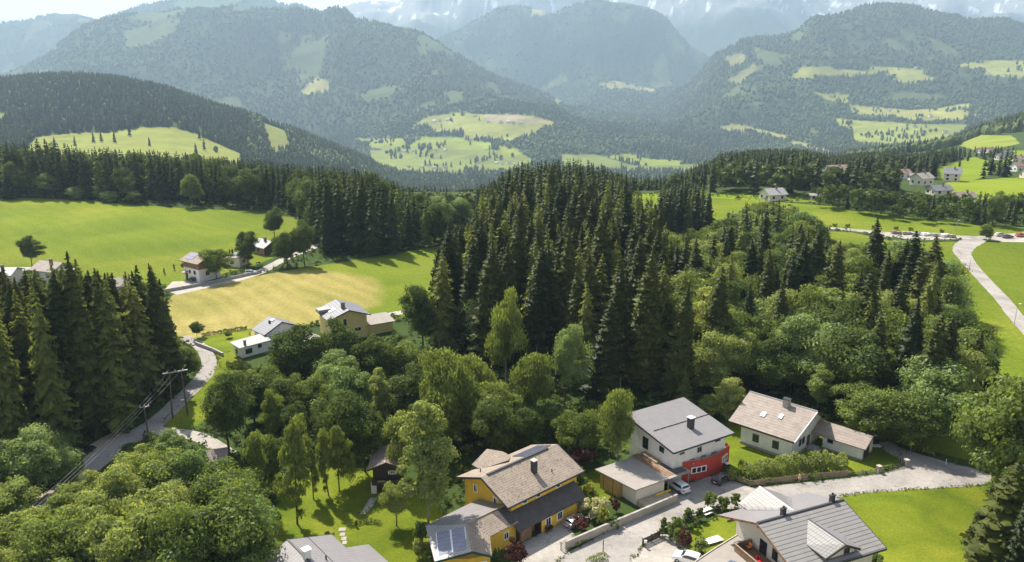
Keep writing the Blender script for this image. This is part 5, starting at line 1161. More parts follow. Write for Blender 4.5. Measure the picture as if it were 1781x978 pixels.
wall_line('retaining_wall', g2((340, 600), (372, 612), (388, 620)), .9, .4, 'stone', 'short stone wall beside the bend of the left road')
wall_line('railing_wall', g2((100, 845), (140, 815), (175, 790)), .25, .2, 'concrete', 'low concrete kerb along the lower left road', 'kerb') if False else None
def fence(name, pts, hgt, label, mat='wood_grey', post=2.0, gap=.16, bw=.13, cat='fence', postmat=None):
    ox, oy = pts[0]; e = empty(name, (ox, oy, 0), 0, label, cat)
    for (a, b), (a2, b2) in zip(pts[:-1], pts[1:]):
        L_ = hypot(a2-a, b2-b); ux, uy = (a2-a)/L_, (b2-b)/L_; m = MB(); n = max(1, int(L_/gap))
        for i in range(n):
            q = (i+.5)*L_/n; x, y = a-ox+ux*q, b-oy+uy*q; hh = hgt*(1+.03*sin(i*3.7)); m.slab([(x-ux*bw/2-uy*.015, y-uy*bw/2+ux*.015, hh), (x+ux*bw/2-uy*.015, y+uy*bw/2+ux*.015, hh), (x+ux*bw/2+uy*.015, y+uy*bw/2-ux*.015, hh), (x-ux*bw/2+uy*.015, y-uy*bw/2-ux*.015, hh)], hh-.06)
        for z in (.3, hgt*.8): m.bar((a-ox-uy*.05, b-oy+ux*.05, z), (a2-ox-uy*.05, b2-oy+ux*.05, z), .05, .08)
        m.build('panel', mat, e); k = max(1, int(L_/post))
        for i in range(k+1):
            q = i*L_/k; x, y = a-ox+ux*q-uy*.1, b-oy+uy*q+ux*.1; MB().box(x-.06, y-.06, -.1, x+.06, y+.06, hgt+.08).build('post', postmat or mat, e)
    return e
fence('picket_fence', g2((1262, 824), (1284, 838), (1306, 846), (1345, 841), (1387, 836), (1430, 832), (1472, 828)), 1.1, 'weathered wooden picket fence along the lane in front of the hedge')
fence('wire_fence', g2((1474, 828), (1500, 826), (1524, 823)), .9, 'low thin wooden fence right of the hedge', gap=.4, bw=.05)
for i, (a, b) in enumerate(((1528, 822), (1576, 811))):
    x, y, _ = U(a, b); e = empty('gate_pillar', (x, y, 0), .3, ['left stone pillar of the farmhouse gate', 'right stone pillar of the farmhouse gate'][i], 'pillar')
    MB().box(-.32, -.32, -.1, .32, .32, 1.25).build('shaft', 'stone', e); MB().box(-.4, -.4, 1.25, .4, .4, 1.37).build('cap', 'concrete', e)
fence('driveway_gate', g2((1532, 821), (1573, 812)), .95, 'dark iron gate between two stone pillars', 'trim_dark', 2.5, .18, .04, 'gate')
fence('garden_gate', g2((1118, 950), (1148, 936)), 1.3, 'brown wooden gate fence at the bottom entrance to the paved yard', 'wood_dark', 1.5, .2, .16, 'gate')
x, y, _ = U(1122, 951); e = empty('letter_box', (x, y-.25, 0), 0, 'white letter box on the brown gate post', 'letter box'); MB().box(-.2, -.12, .8, .2, .12, 1.25).build('box', 'white_paint', e, bevel=.02); MB().box(-.04, .02, 0, .04, .1, .8).build('stand', 'trim_dark', e)
x, y, _ = U(976, 957); e = empty('metal_gate', (x, y, 0), radians(50), 'small open metal gate at the end of the driveway', 'gate')
m = MB().bar((0, 0, .15), (1.4, 0, .15), .05).bar((0, 0, 1.3), (1.4, 0, 1.3), .05)
for i in range(9): m.bar((i*.175, 0, .15), (i*.175, 0, 1.3), .03)
m.build('leaf', 'metal', e); MB().box(-.12, -.06, -.1, 0, .06, 1.45).build('post', 'stone', e)
x, y, _ = U(1049, 960); e = empty('garden_post', (x, y, 0), 0, 'thin brown wooden post beside the low hedge at the bottom lane', 'post'); MB().tube([(0, 0, -.1), (0, 0, 2.1)], .09).build('shaft', 'wood_grey', e)
# ------------------------------------------------------------------ person in the lane
def person(x, y, rz, label):
    e = empty('person', (x, y, .02), rz, label, 'person')
    J = {'pel': (0, 0, .93, .135), 'wst': (0, .0, 1.1, .115), 'chs': (0, .0, 1.3, .14), 'nck': (0, 0, 1.45, .055), 'hed': (0, .01, 1.56, .088), 'top': (0, .0, 1.66, .07),
         'ls': (-.17, 0, 1.39, .055), 'le': (-.24, .02, 1.13, .04), 'lh': (-.25, -.06, .9, .03), 'rs': (.17, 0, 1.39, .055), 're': (.24, .03, 1.13, .04), 'rh': (.25, -.03, .9, .03),
         'lk': (-.1, -.05, .5, .06), 'la': (-.1, .02, .09, .04), 'lf': (-.1, -.13, .04, .035), 'rk': (.1, -.1, .52, .06), 'ra': (.1, -.02, .09, .04), 'rf': (.1, -.17, .04, .035), 'lp': (-.1, 0, .86, .085), 'rp': (.1, 0, .86, .085)}
    E_ = [('pel','wst'),('wst','chs'),('chs','nck'),('nck','hed'),('hed','top'),('chs','ls'),('ls','le'),('le','lh'),('chs','rs'),('rs','re'),('re','rh'),('pel','lp'),('lp','lk'),('lk','la'),('la','lf'),('pel','rp'),('rp','rk'),('rk','ra'),('ra','rf')]
    ks = list(J); me = bpy.data.meshes.new('body'); me.from_pydata([J[k][:3] for k in ks], [(ks.index(a), ks.index(b)) for a, b in E_], [])
    o = link('body', me, e); me.materials.append(M['skin']); md = o.modifiers.new('skin', 'SKIN')
    if not me.skin_vertices: me.attributes
    for i, k in enumerate(ks): sv = me.skin_vertices[0].data[i]; sv.radius = (J[k][3], J[k][3]*.85); sv.use_root = (k == 'pel')
    o.modifiers.new('sub', 'SUBSURF').levels = 2; o.modifiers['sub'].render_levels = 2
    MB().tube([(0, 0, .55), (0, 0, .75), (0, 0, .98), (0, 0, 1.12), (0, 0, 1.3), (0, 0, 1.42)], [.27, .24, .20, .155, .19, .14], 14).build('dress', 'pink_cloth', e, smooth=True)
    MB().tube([(0, .03, 1.46), (0, .045, 1.56), (0, .02, 1.67), (0, .01, 1.71)], [.08, .105, .09, .03], 12).build('hair', 'hair', e, smooth=True)
x, y, _ = U(1390, 838); person(x, y, .4, 'person in a pale pink dress walking on the lane beside the picket fence')
# ------------------------------------------------------------------ poles, lamps, signs
def pole_frame(x, y, hgt, ang, label, dbl=True, name='utility_pole'):
    e = empty(name, (x, y, 0), ang, label, 'utility pole'); sp = 1.5 if dbl else .0
    for sx in ((-sp, sp) if dbl else (0,)):
        MB().tube([(sx, 0, -.3), (sx*.75, 0, hgt)], [.15, .10]).build('pole', 'pole_wood', e)
        MB().tube([(sx, 1.6, -.3), (sx*.75, .12, hgt*.86)], [.13, .09]).build('brace', 'pole_wood', e)
    MB().box(-sp-.9, -.1, hgt-.35, sp+.9, .1, hgt-.15).build('crossarm', 'metal', e)
    for sx in (-1.5-.4*0, 0, 1.5):
        MB().tube([(sx*(1 if dbl else .5), 0, hgt-.15), (sx*(1 if dbl else .5), 0, hgt+.25)], [.07, .05]).build('insulator', 'white_paint', e)
    return e
ph = height_for(314, 725, 645); xa, ya, _ = U(314, 725)
pole_frame(xa, ya, ph, .5, 'tall double wooden utility pole with crossarm beside the grass verge')
xb, yb, _ = U(257, 753); pb = height_for(257, 753, 706); pole_frame(xb, yb, pb, .5, 'single braced utility pole standing at the edge of the left road', False)
C0 = Vector((xa, ya, ph)); C1 = Vector((xb, yb, pb)); C2 = Vector(U(-160, 1065, 8.0)); d = (C2-C1).normalized(); sd_ = Vector((-d.y, d.x, 0)).normalized()
for i, off in enumerate((-.75, 0, .75)):
    m = MB()
    for A_, B_, k_ in ((C0, C1, 1.), (C1, C2, 1.)):
        pts = []; s0 = 1.0 if A_ is C0 else 1.
        for j in range(13): t = j/12; p = A_*(1-t)+B_*t; p = p+sd_*off*(1.6*(1-t)+t if A_ is C0 else 1.)+Vector((0, 0, .2-(1.2 if A_ is C1 else .3)*4*t*(1-t))); pts.append(tuple(p))
        m.tube(pts, .016, 5)
    o = m.build('power_line', 'metal'); tag(o, ['power line strung between the utility poles, left of the three wires', 'power line strung between the utility poles, middle wire', 'power line strung between the utility poles, right of the three wires'][i], 'cable', 'power lines over the left road')
def street_lamp(px, py, hgt, label, ang=0.):
    x, y, _ = U(px, py); e = empty('street_lamp', (x, y, 0), ang, label, 'street lamp')
    MB().tube([(0, 0, -.1), (0, 0, hgt)], [.08, .05]).build('pole', 'metal', e); MB().tube([(0, 0, hgt), (.5, 0, hgt+.1)], .035).build('arm', 'metal', e); MB().box(.35, -.15, hgt+.02, .95, .15, hgt+.17).build('lamp_head', 'white_paint', e, bevel=.03)
street_lamp(316, 729, 4.2, 'street lamp on the grass verge below the double utility pole')
street_lamp(1684, 481, 6, 'street lamp at the upper bend of the meadow road'); street_lamp(1764, 565, 6, 'street lamp at the lower stretch of the meadow road')
street_lamp(581, 702, 5, 'street lamp among trees below the cream yellow house'); street_lamp(1662, 404, 5, 'street lamp at the far junction beside the parking lot')
x, y, _ = U(1583, 790); e = empty('trail_sign', (x, y, 0), .2, 'yellow trail sign on a thin post at the edge of the wood', 'sign')
MB().tube([(0, 0, -.1), (0, 0, 2.6)], .045).build('post', 'metal', e); MB().slab([(-.5, -.06, 2.55), (.35, -.06, 2.55), (.35, -.1, 2.55), (-.5, -.1, 2.55)], .28).slab([(-.35, -.06, 2.2), (.5, -.06, 2.2), (.5, -.1, 2.2), (-.35, -.1, 2.2)], .28).build('board', 'yellow_sign', e)
for i, (a, b) in enumerate(((1645, 808), (1565, 806))):
    x, y, _ = U(a, b); e = empty('marker_post', (x, y, 0), 0, ['white marker post on the verge right of the yellow sign', 'dark marker post beside the farmhouse gate'][i], 'post'); MB().tube([(0, 0, -.1), (0, 0, 1.1)], .07).build('shaft', ['white_paint', 'trim_dark'][i], e)
# ------------------------------------------------------------------ garden things
x, y, _ = U(1228, 893); e = empty('picnic_table', (x, y, 0), radians(30), 'white picnic table on the small lawn behind the shrubs', 'table')
MB().box(-1, -.4, .7, 1, .4, .76).build('tabletop', 'white_paint', e)
for s_ in (-1, 1): MB().box(-1, s_*.8-.15, .42, 1, s_*.8+.15, .47).build('bench', 'white_paint', e); MB().bar((s_*.8, -.8, 0), (s_*.8, -.2, .7), .08).bar((s_*.8, .8, 0), (s_*.8, .2, .7), .08).bar((s_*.8, -.8, .38), (s_*.8, .8, .38), .08).build('leg', 'wood_grey', e)
x, y, _ = U(1238, 943); e = empty('garden_table', (x, y, 0), radians(25), 'low white slab table lying on the lawn beside the flat roof', 'table'); MB().box(-1.7, -.7, .3, 1.7, .7, .38).build('tabletop', 'white_paint', e)
for a in (-1.5, 1.4):
    for b in (-.6, .5): MB().box(a, b, 0, a+.1, b+.1, .3).build('leg', 'metal', e)
for i, (a, b, w_) in enumerate(((595.5, 921, 1.1), (595.5, 930, .8), (598, 937, .8), (599.5, 944, .7))):
    x, y, _ = U(a, b); o = MB().box(-w_/2, -.45, 0, w_/2, .45, .05).build('stepping_stone', 'pave', None); o.location = (x, y, 0); tag(o, 'white stepping stone in the lawn, %s from the top' % ordn[i], 'paving slab', 'stepping stones in the lawn')
sheet('garden_path', [(626,895),(633,884),(643,866),(656,866),(648,880),(636,894)], M['pave'], 3*zc)
x, y, _ = U(1264, 815); e = empty('rubbish_bin', (x, y, 0), .4, 'white topped wheeled bin between the red wall and the fence', 'bin'); MB().box(-.35, -.35, .05, .35, .35, 1.0).build('body', 'trim_dark', e, bevel=.03); MB().box(-.38, -.4, 1.0, .38, .38, 1.1).build('lid', 'white_paint', e)
for i, (a, b) in enumerate(((1520, 778), (1516, 774))):
    x, y, _ = U(a, b); o = MB().box(-1.2, -.5, .25, 1.2, .5, .4).box(-1.0, -.4, 0, -.9, .4, .25).box(.9, -.4, 0, 1.0, .4, .25).build('sun_lounger', 'white_paint', None); o.location = (x+i*1.2, y+i*3, 0); tag(o, ['white lounger on the lawn right of the annexe, nearer one', 'white lounger on the lawn right of the annexe, farther one'][i], 'lounger')
    if i: break
# planks on the wall by the garage
o = MB().box(-1.6, -.15, 0, 1.6, .15, .12).build('yellow_beam', 'yellow_sign', None); x, y, _ = U(1154, 857, 1.0); o.location = (x, y, .98); o.rotation_euler = (0, 0, radians(31)); tag(o, 'long yellow beam lying on the bed beside the beige garage', 'beam')
m = MB().prism([RW(-8.5, -3.4, R), RW(-2.3, -3.2, R), RW(-2.3, -.9, R), RW(-8.5, -.9, R)], -.1, .95); tag(m.build('planting_bed', 'rough' if False else 'gravel', None), 'raised bed between the beige garage and the concrete wall', 'planter')
# building yard beside the far road
YD = [(1558, 407, 'roof_reddish', 'brown stack of boards'), (1575, 408, 'roof_pale', 'pale pallet stack'), (1592, 409, 'metal', 'grey pallet stack'), (1610, 410, 'white_paint', 'white wrapped pallet'), (1626, 411, 'roof_palegrey', 'grey stone pallet'), (1642, 412, 'white_paint', 'white wrapped pallet'), (1655, 413, 'roof_pale', 'pale pallet stack')]
for i, (a, b, mt, lb) in enumerate(YD):
    x, y, _ = U(a, b); e = empty('pallet_stack', (x, y, .03), .1*i, '%s beside the far meadow road, %s from the left' % (lb, ordn[i]), 'pallet', 'pallets beside the far road')
    MB().box(-1.8, -1.0, 0, 1.8, 1.0, .15).build('pallet', 'wood_grey', e); MB().box(-1.7, -.9, .15, -.1, .9, 1.3).box(.1, -.9, .15, 1.7, .9, 1.0+.1*(i % 3)).build('load', mt, e, bevel=.04)
def leaf_box(name, pts, w_, hgt, mat, label, dens=34, size=.13, cat='hedge', seed=1):
    r = RS(seed); Cs = []; D = []; ox, oy = pts[0]
    for (a, b), (a2, b2) in zip(pts[:-1], pts[1:]):
        L_ = hypot(a2-a, b2-b); n = int(L_*(w_+2*hgt)*dens); t = r.rand(n)*L_; th = r.uniform(0, pi, n); rr = .82+.25*r.rand(n)
        bump = 1+.16*np.sin(t*1.7+seed)+.10*np.sin(t*4.3)
        cx_ = np.cos(th)*w_/2*rr; cz = np.abs(np.sin(th))**.6*hgt*rr*bump; ux, uy = (a2-a)/L_, (b2-b)/L_
        Cs.append(np.stack([a-ox+ux*t-uy*cx_, b-oy+uy*t+ux*cx_, cz*1.0+.02], -1)); D.append(np.stack([-uy*np.cos(th), ux*np.cos(th), np.sin(th)], -1))
    C = np.concatenate(Cs); D = np.concatenate(D); n = len(C); nm = D+rnd_unit(r, n)*.8; nm /= np.linalg.norm(nm, axis=1)[:, None]
    a = np.cross(nm, rnd_unit(r, n)); a /= np.linalg.norm(a, axis=1)[:, None]; b = np.cross(nm, a); s = size*(.6+.8*r.rand(n))[:, None]
    V, F = quads_from(C, a*s, b*s*.65); o = link(name, mesh_np(name, V, F, M[mat])); o.location = (ox, oy, 0); return tag(o, label, cat)
leaf_box('hedge', g2((1290, 831), (1330, 826), (1380, 816), (1430, 812), (1470, 815)), 3.6, 2.5, 'leaf_light', 'thick green hedge behind the picket fence', 60, .16)
leaf_box('hedge', g2((395, 640), (425, 640), (440, 652)), 1.5, 1.6, 'leaf_dark', 'dark low hedge below the small white house', 40, .16, seed=3)
leaf_box('hedge', g2((350, 585), (430, 572)), .8, .8, 'leaf_dark', 'thin clipped hedge line left of the small white house', 40, .14, seed=4)
leaf_box('flower_bed', g2((606, 918), (625, 911), (648, 909), (662, 912)), .9, .6, 'leaf_dark', 'narrow planted bed across the lawn', 60, .10, 'flower bed', 5)
leaf_box('hedge', g2((1025, 985), (1040, 978), (1052, 972)), 1.8, 1.0, 'leaf_mid', 'low hedge at the bottom lane edge', 70, .10, seed=6)
for i, px in enumerate((1452, 1474, 1558, 1584, 1638, 1520)):
    leaf_box('hedge', g2((px-4, 394+(px-1450)*.058), (px+4, 394.5+(px-1450)*.058)), 1.2, 1.3, 'leaf_dark', 'short dark hedge block beside the far meadow road, %s from the left' % ordn[[0, 1, 3, 4, 5, 2][i]], 30, .2, seed=10+i)['group'] = 'hedge blocks beside the far meadow road'
SHR = [('thuja', 1153, 934, 892, 22, 'pointed dark shrub nearest the brown gate'), ('bush', 1172, 938, 897, 26, 'bright green bush right of the first pointed shrub'), ('thuja', 1194, 916, 876, 24, 'pointed dark shrub in the middle of the row'),
 ('thuja', 1216, 905, 878, 20, 'pointed shrub left of the picnic table'), ('bush', 1236, 882, 856, 30, 'airy shrub behind the picnic table'), ('bush', 1256, 885, 860, 26, 'rounded shrub right of the picnic table'), ('thuja', 1278, 884, 852, 24, 'dark shrub at the right end of the row beside the grey roof'),
 ('bush_red', 1189, 958, 922, 28, 'round copper brown shrub beside the paved yard'), ('bush_light', 1216, 962, 936, 30, 'bright bush between copper shrub and flat roof'), ('bush_light', 1176, 948, 918, 20, 'light green bush left of the copper shrub'),
 ('bush_cream', 1042, 905, 862, 48, 'cream blossoming shrub behind the garden wall'), ('bush_yellow', 1022, 880, 838, 40, 'yellow green shrub at the corner of the ochre house'), ('bush_yellow', 1048, 915, 880, 26, 'small yellow shrub below the cream blossoming one'), ('bush_red', 1012, 925, 900, 34, 'dark purple shrub on the wall end at the driveway'),
 ('bush_red', 1072, 893, 866, 24, 'dark purple shrub on the wall beside the garage'), ('bush_cream', 1008, 890, 866, 24, 'feathery pale shrub at the ochre wall'), ('bush_red', 895, 985, 945, 46, 'grey purple bush at the bottom beside the garage wing'),
 ('thuja', 852, 985, 946, 10, 'left narrow cypress in front of the garage wing'), ('thuja', 860, 987, 944, 10, 'middle narrow cypress in front of the garage wing'), ('thuja', 868, 986, 945, 10, 'right narrow cypress in front of the garage wing'),
 ('bush', 735, 945, 905, 34, 'green bush along the left side of the garage wing'), ('bush_light', 728, 972, 940, 30, 'yellowish bush at the bottom left of the solar roof'), ('bush', 745, 985, 955, 26, 'bush at the bottom edge left of the solar roof'),
 ('bush_light', 572, 945, 925, 24, 'pale shrub above the striped roof'), ('thuja', 619, 917, 903, 7, 'small clipped shrub in the lawn bed'), ('thuja', 1263, 823, 806, 14, 'dark shrub against the red wall corner'), ('bush_light', 1274, 838, 818, 18, 'light shrub left of the picket fence'),
 ('bush', 1525, 985, 962, 26, 'bush at the bottom right corner of the ribbed roof house'), ('bush', 990, 850, 800, 60, 'leafy bush behind the right end of the ochre house'), ('bush_light', 985, 780, 725, 60, 'light green shrubbery behind the ochre ridge'), ('bush', 1030, 780, 730, 60, 'dark shrubbery left of the birch'),
 ('bush_silver' if False else 'bush', 90, 520, 500, 30, 'bush beside the hidden white house'), ('bush_light', 1240, 720, 690, 44, 'light shrub at the rear corner of the grey roof'), ('bush', 320, 470, 455, 14, 'small bush left of the meadow house'), ('thuja', 303, 470, 457, 5, 'narrow column shrub left of the meadow house'), ('thuja', 286, 478, 463, 5, 'leftmost narrow column shrub on the big meadow edge')]
for k, px, by, ty, wp, lb in SHR: T(k, px, by, ty, lb, wpx=wp)

# individually placed trees (foot, top in the photograph)
exec_trees = True
FOR_L = 'tall spruces left of the road'
T('spruce', 293, 690, 462, 'tall dark spruce at the right edge of the left wood, beside the road', wpx=62)
T('spruce', 165, 760, 443, 'tallest spruce of the left foreground wood, its tip highest above the meadow edge', wpx=80)
T('spruce_olive', 110, 780, 500, 'olive green slim spruce at the front of the left foreground wood', wpx=75)
T('spruce_olive', 205, 745, 500, 'olive green spruce with drooping sprays in the middle front of the left foreground wood', wpx=80)
T('spruce_olive', 30, 800, 480, 'pale olive spruce cut by the left picture edge', wpx=95)
T('spruce', 240, 720, 560, 'short dark spruce in front of taller ones near the road bend', wpx=60)
T('broad_mid', 325, 660, 598, 'bushy round tree at the foot of the left wood by the road bend', wpx=55)
T('broad', 56, 466, 410, 'round dark tree standing alone on the big left meadow', wpx=42)
T('broad', 343, 588, 559, 'small round tree alone at the edge of the mown field', wpx=26)
T('broad', 398, 790, 640, 'tall dense dark tree right of the junction grass verge', wpx=92)
T('broad_mid', 478, 716, 627, 'rounded tree directly right of the dense dark tree', wpx=62)
T('broad', 505, 690, 568, 'large tree in front of the small white house', wpx=105)
T('broad', 582, 690, 560, 'large tree in front of the cream yellow house', wpx=85)
T('broad', 645, 690, 575, 'large tree right of the cream yellow house', wpx=80)
T('broad_mid', 560, 640, 585, 'small tree growing close against the low flat roofed extension', wpx=36)
T('larch', 518, 912, 690, 'feathery light larch standing on the garden lawn', wpx=78)
T('larch', 452, 880, 722, 'pale yellowish larch left of the lawn', wpx=62)
T('larch', 590, 855, 700, 'thin larch at the back edge of the lawn', wpx=55)
T('larch', 572, 862, 720, 'slim larch, middle one of the row behind the lawn', wpx=45)
T('larch', 545, 868, 735, 'slim young larch at the left of the row behind the lawn', wpx=45)
T('broad', 635, 820, 675, 'wide dark tree behind the wooden cabin', wpx=100)
T('broad_light', 700, 845, 700, 'light green drooping tree overhanging the cabin roof', wpx=70)
T('tall_light', 745, 935, 700, 'tall sunlit light green tree between the cabin and the yellow house', wpx=100)
T('broad_light', 690, 915, 832, 'small bright green tree in front of the cabin', wpx=56)
T('willow', 780, 760, 572, 'big feathery light green tree, leftmost of the pale group behind the yellow house', wpx=115)
T('willow', 880, 690, 475, 'tall pale conifer with hanging sprays in the centre of the picture', wpx=85)
T('willow', 930, 735, 585, 'feathery light green tree, right one of the pale group behind the yellow house', wpx=90)
T('willow', 822, 735, 592, 'feathery light green tree, second of the pale group behind the yellow house', wpx=85)
T('willow', 480, 770, 668, 'feathery pale tree at the left edge of the grove above the lawn', wpx=60)
T('tall_light', 668, 760, 640, 'slim light green tree in the grove behind the wooden cabin', wpx=55)
T('willow', 850, 770, 640, 'low feathery tree in the front of the pale group behind the yellow house', wpx=90)
T('broad_silver', 832, 620, 497, 'round grey green tree in front of the dark spruces left of the pale conifer', wpx=68)
T('broad_silver', 982, 705, 566, 'round grey green tree right of the pale conifer against dark spruces', wpx=68)
T('broad', 870, 800, 690, 'dark bushy tree behind the yellow house roof', wpx=80)
T('broad', 915, 790, 700, 'dark rounded tree directly behind the ridge of the yellow house', wpx=70)
T('broad_mid', 1010, 800, 712, 'rounded tree left of the birch, behind the purple shrub', wpx=70)
T('willow', 1073, 820, 646, 'weeping birch standing right behind the garage roof', wpx=76, cat='birch')
T('bush_red', 1015, 812, 770, 'purple leaved shrub between the yellow house and the birch', wpx=52)
T('spruce', 780, 590, 385, 'tall dark spruce at the left edge of the central wood', wpx=72)
T('spruce_olive', 815, 540, 390, 'yellowish olive spruce just right of the wood edge spruce', wpx=48)
T('broad', 735, 610, 492, 'dark rounded tree at the corner between meadow and central wood', wpx=70)
T('spruce', 1055, 700, 522, 'broad dark spruce standing forward in the central wood', wpx=88)
T('spruce', 1125, 650, 470, 'very broad black green spruce at the right of the central wood', wpx=95)
T('spruce', 905, 600, 385, 'tall spruce rising behind the pale conifer', wpx=80)
T('spruce', 990, 640, 400, 'tall spruce in the heart of the central wood', wpx=80)
T('spruce_olive', 1185, 710, 640, 'small bright spruce behind the red and white house', wpx=40)
T('broad_light', 1265, 735, 660, 'bright light green tree between the grey roof and the white farmhouse', wpx=66)
T('broad_light', 1235, 730, 690, 'low light bush tree beside the grey metal roof', wpx=48)
T('tall_light', 1420, 715, 632, 'slim pale tree right behind the farmhouse ridge', wpx=60)
T('broad_mid', 1510, 765, 668, 'big round tree behind the farmhouse annexe', wpx=110)
T('broad_mid', 1590, 780, 672, 'big round tree at the corner of the wood by the yellow sign', wpx=115)
T('broad_mid', 1345, 690, 610, 'leafy tree behind the farmhouse roof', wpx=90)
T('broad_mid', 1725, 860, 645, 'large bright green tree at the right edge, over the road end', wpx=175)
T('broad_mid', 1800, 900, 640, 'large bright green tree cut off by the right picture edge', wpx=190)
T('spruce', 1738, 1010, 800, 'dark spruce at the lower right corner, nearest of the pair', wpx=130)
T('spruce', 1700, 970, 880, 'small dark spruce beside the larger one at the lower right corner', wpx=60)
T('spruce', 1790, 1000, 760, 'dark spruce cut off by the right edge at the lower corner', wpx=120)
T('spruce', 1508, 560, 378, 'pointed spruce standing above the rounded trees of the right wood', wpx=60)
T('spruce', 1470, 500, 430, 'short dark spruce beside the pointed one in the right wood', wpx=36)
T('spruce', 1580, 560, 402, 'dark spruce in the clump at the right edge of the right wood', wpx=80)
T('spruce', 1610, 580, 415, 'dark spruce, right one of the clump next to the meadow', wpx=70)
T('spruce', 1550, 570, 420, 'dark spruce, left one of the clump near the meadow', wpx=70)
T('broad_mid', 1632, 590, 462, 'light leaved tree at the outermost right edge of the wood by the meadow', wpx=55)
T('willow', 1455, 620, 497, 'yellow green tree in the middle of the right wood', wpx=60)
T('spruce', 1665, 650, 545, 'spruce at the lower meadow edge of the right wood', wpx=64)
T('spruce', 1718, 690, 605, 'last small spruce of the right wood where it meets the meadow', wpx=45)
T('spruce_olive', 1620, 690, 565, 'olive spruce among round trees near the lower meadow edge', wpx=60)
T('broad_mid', 1715, 417, 390, 'small light round tree at the road junction in the right meadow', wpx=30)
T('broad_mid', 84, 343, 297, 'light rounded tree in front of the spruce belt at far left', wpx=48)
T('broad_silver', 132, 347, 322, 'pale round bush at the top edge of the big meadow', wpx=36)
T('broad_silver', 192, 352, 330, 'second pale round bush at the top edge of the big meadow', wpx=34)
T('spruce', 16, 347, 305, 'small dark spruce at the top left meadow edge', wpx=24)
T('broad', 234, 355, 328, 'green round bush right of the two pale ones at the meadow edge', wpx=34)
T('broad_mid', 336, 360, 296, 'rounded light green tree in front of the spruce belt', wpx=38)
T('broad', 478, 418, 362, 'round tree at the right end of the big meadow', wpx=40)
T('broad', 432, 462, 398, 'dark rounded tree right of the meadow house', wpx=44)
T('broad_mid', 378, 488, 430, 'rounded tree hiding the right corner of the meadow house', wpx=46)
T('broad', 500, 465, 395, 'dark tree above the field lane', wpx=50)
T('broad', 530, 462, 385, 'dark tree at the left end of the tall spruce row', wpx=48)
for i, (a, b, c) in enumerate(((401, 458, 428), (406, 458, 427))):
    T('thuja', a, b, c, ['left one of two narrow dark columnar shrubs beside the meadow house', 'right one of two narrow dark columnar shrubs beside the meadow house'][i], wpx=7)
T('broad_mid', 398, 588, 574, 'tiny young tree by the thin hedge left of the small white house', wpx=14)
# lower left leafy mass
LL = [('broad_silver', 60, 870, 752, 120, 'pale green tree left of the lower road, nearest the wood'), ('broad_silver', 120, 850, 768, 70, 'pale green tree right beside the lower road'),
 ('broad_light', 20, 930, 830, 110, 'light green tree at the far lower left beside the road'), ('broad_light', 255, 880, 765, 95, 'light green tree just below the road junction'),
 ('broad_silver', 300, 850, 755, 70, 'silvery tree below the grass verge'), ('broad_light', 215, 940, 810, 120, 'light green tree on the slope below the road'),
 ('broad_mid', 395, 930, 805, 120, 'dark green feathery tree near the brown hut'), ('broad_light', 160, 1000, 850, 120, 'light green tree in the lower left mass'),
 ('broad_light', 290, 1000, 838, 130, 'bright yellow green tree in the middle of the lower left mass'), ('broad_mid', 400, 1040, 858, 170, 'large deep green tree at the bottom left of the lawn'),
 ('broad_light', 235, 1060, 868, 150, 'large yellow green tree at the bottom edge of the left mass'), ('broad_mid', 120, 1060, 900, 130, 'green tree at the bottom edge near the left corner'),
 ('broad_mid', 330, 1070, 885, 130, 'green tree cut by the bottom edge, middle of the left mass'), ('broad_silver', 350, 900, 780, 80, 'silvery green tree above the bright tree'),
 ('broad_light', 60, 1010, 880, 110, 'light tree at the lower left corner beside the dirt'), ('spruce', 78, 1010, 905, 40, 'thin young conifer in the lower left corner'),
 ('broad_mid', 460, 960, 858, 60, 'small tree between the bright mass and the lawn'), ('broad_mid', 480, 850, 760, 60, 'small tree left of the larches')]
LL += [('broad_mid', 230, 800, 768, 34, 'small dark bushy tree just below the road junction')]
for k, px, by, ty, wp, lb in LL: T(k, px, by, ty, lb, wpx=wp)

SPR = [('spruce', 7), ('spruce_olive', 1.6)]
CAND += stand([(-260,830),(0,800),(150,770),(262,715),(312,655),(300,625),(60,625),(-260,620)], 5.2, [('spruce', 6), ('spruce_olive', 3)], (27, 36), SK_L,
   'left foreground wood', 'spruces of the left foreground wood', 1)
SK2 = [(-400,238),(0,240),(100,240),(150,255),(200,255),(300,262),(400,272),(450,275),(520,285),(600,290),(650,298),(700,318),(740,338),(765,352),(790,385)]
CAND += stand([(-350,345),(0,342),(330,355),(430,360),(520,374),(545,420),(560,450),(640,447),(700,441),(768,430),(768,390),(720,355),(600,330),(400,318),(-350,318)], 6.6, SPR+[('broad', .6)], (25, 34), SK2,
   'belt behind the left meadow', 'spruces of the belt behind the left meadow', 2)
SK3 = [(755,400),(780,385),(800,395),(815,385),(835,335),(870,300),(900,280),(960,276),(1010,275),(1050,288),(1090,316),(1130,346),(1170,385),(1200,400)]
CAND += stand([(755,612),(765,560),(800,480),(820,400),(850,345),(900,330),(1010,328),(1070,345),(1105,385),(1135,440),(1160,560),(1160,680),(1100,700),(1000,690),(940,650),(850,640)], 6.8, SPR, (24, 33), SK3,
   'big central wood', 'spruces of the central wood', 3)
SK4 = [(1150,400),(1180,400),(1230,395),(1290,350),(1330,345),(1370,350),(1420,385),(1450,420),(1500,420),(1560,412),(1600,415),(1630,460),(1645,520),(1660,555),(1700,590),(1730,640)]
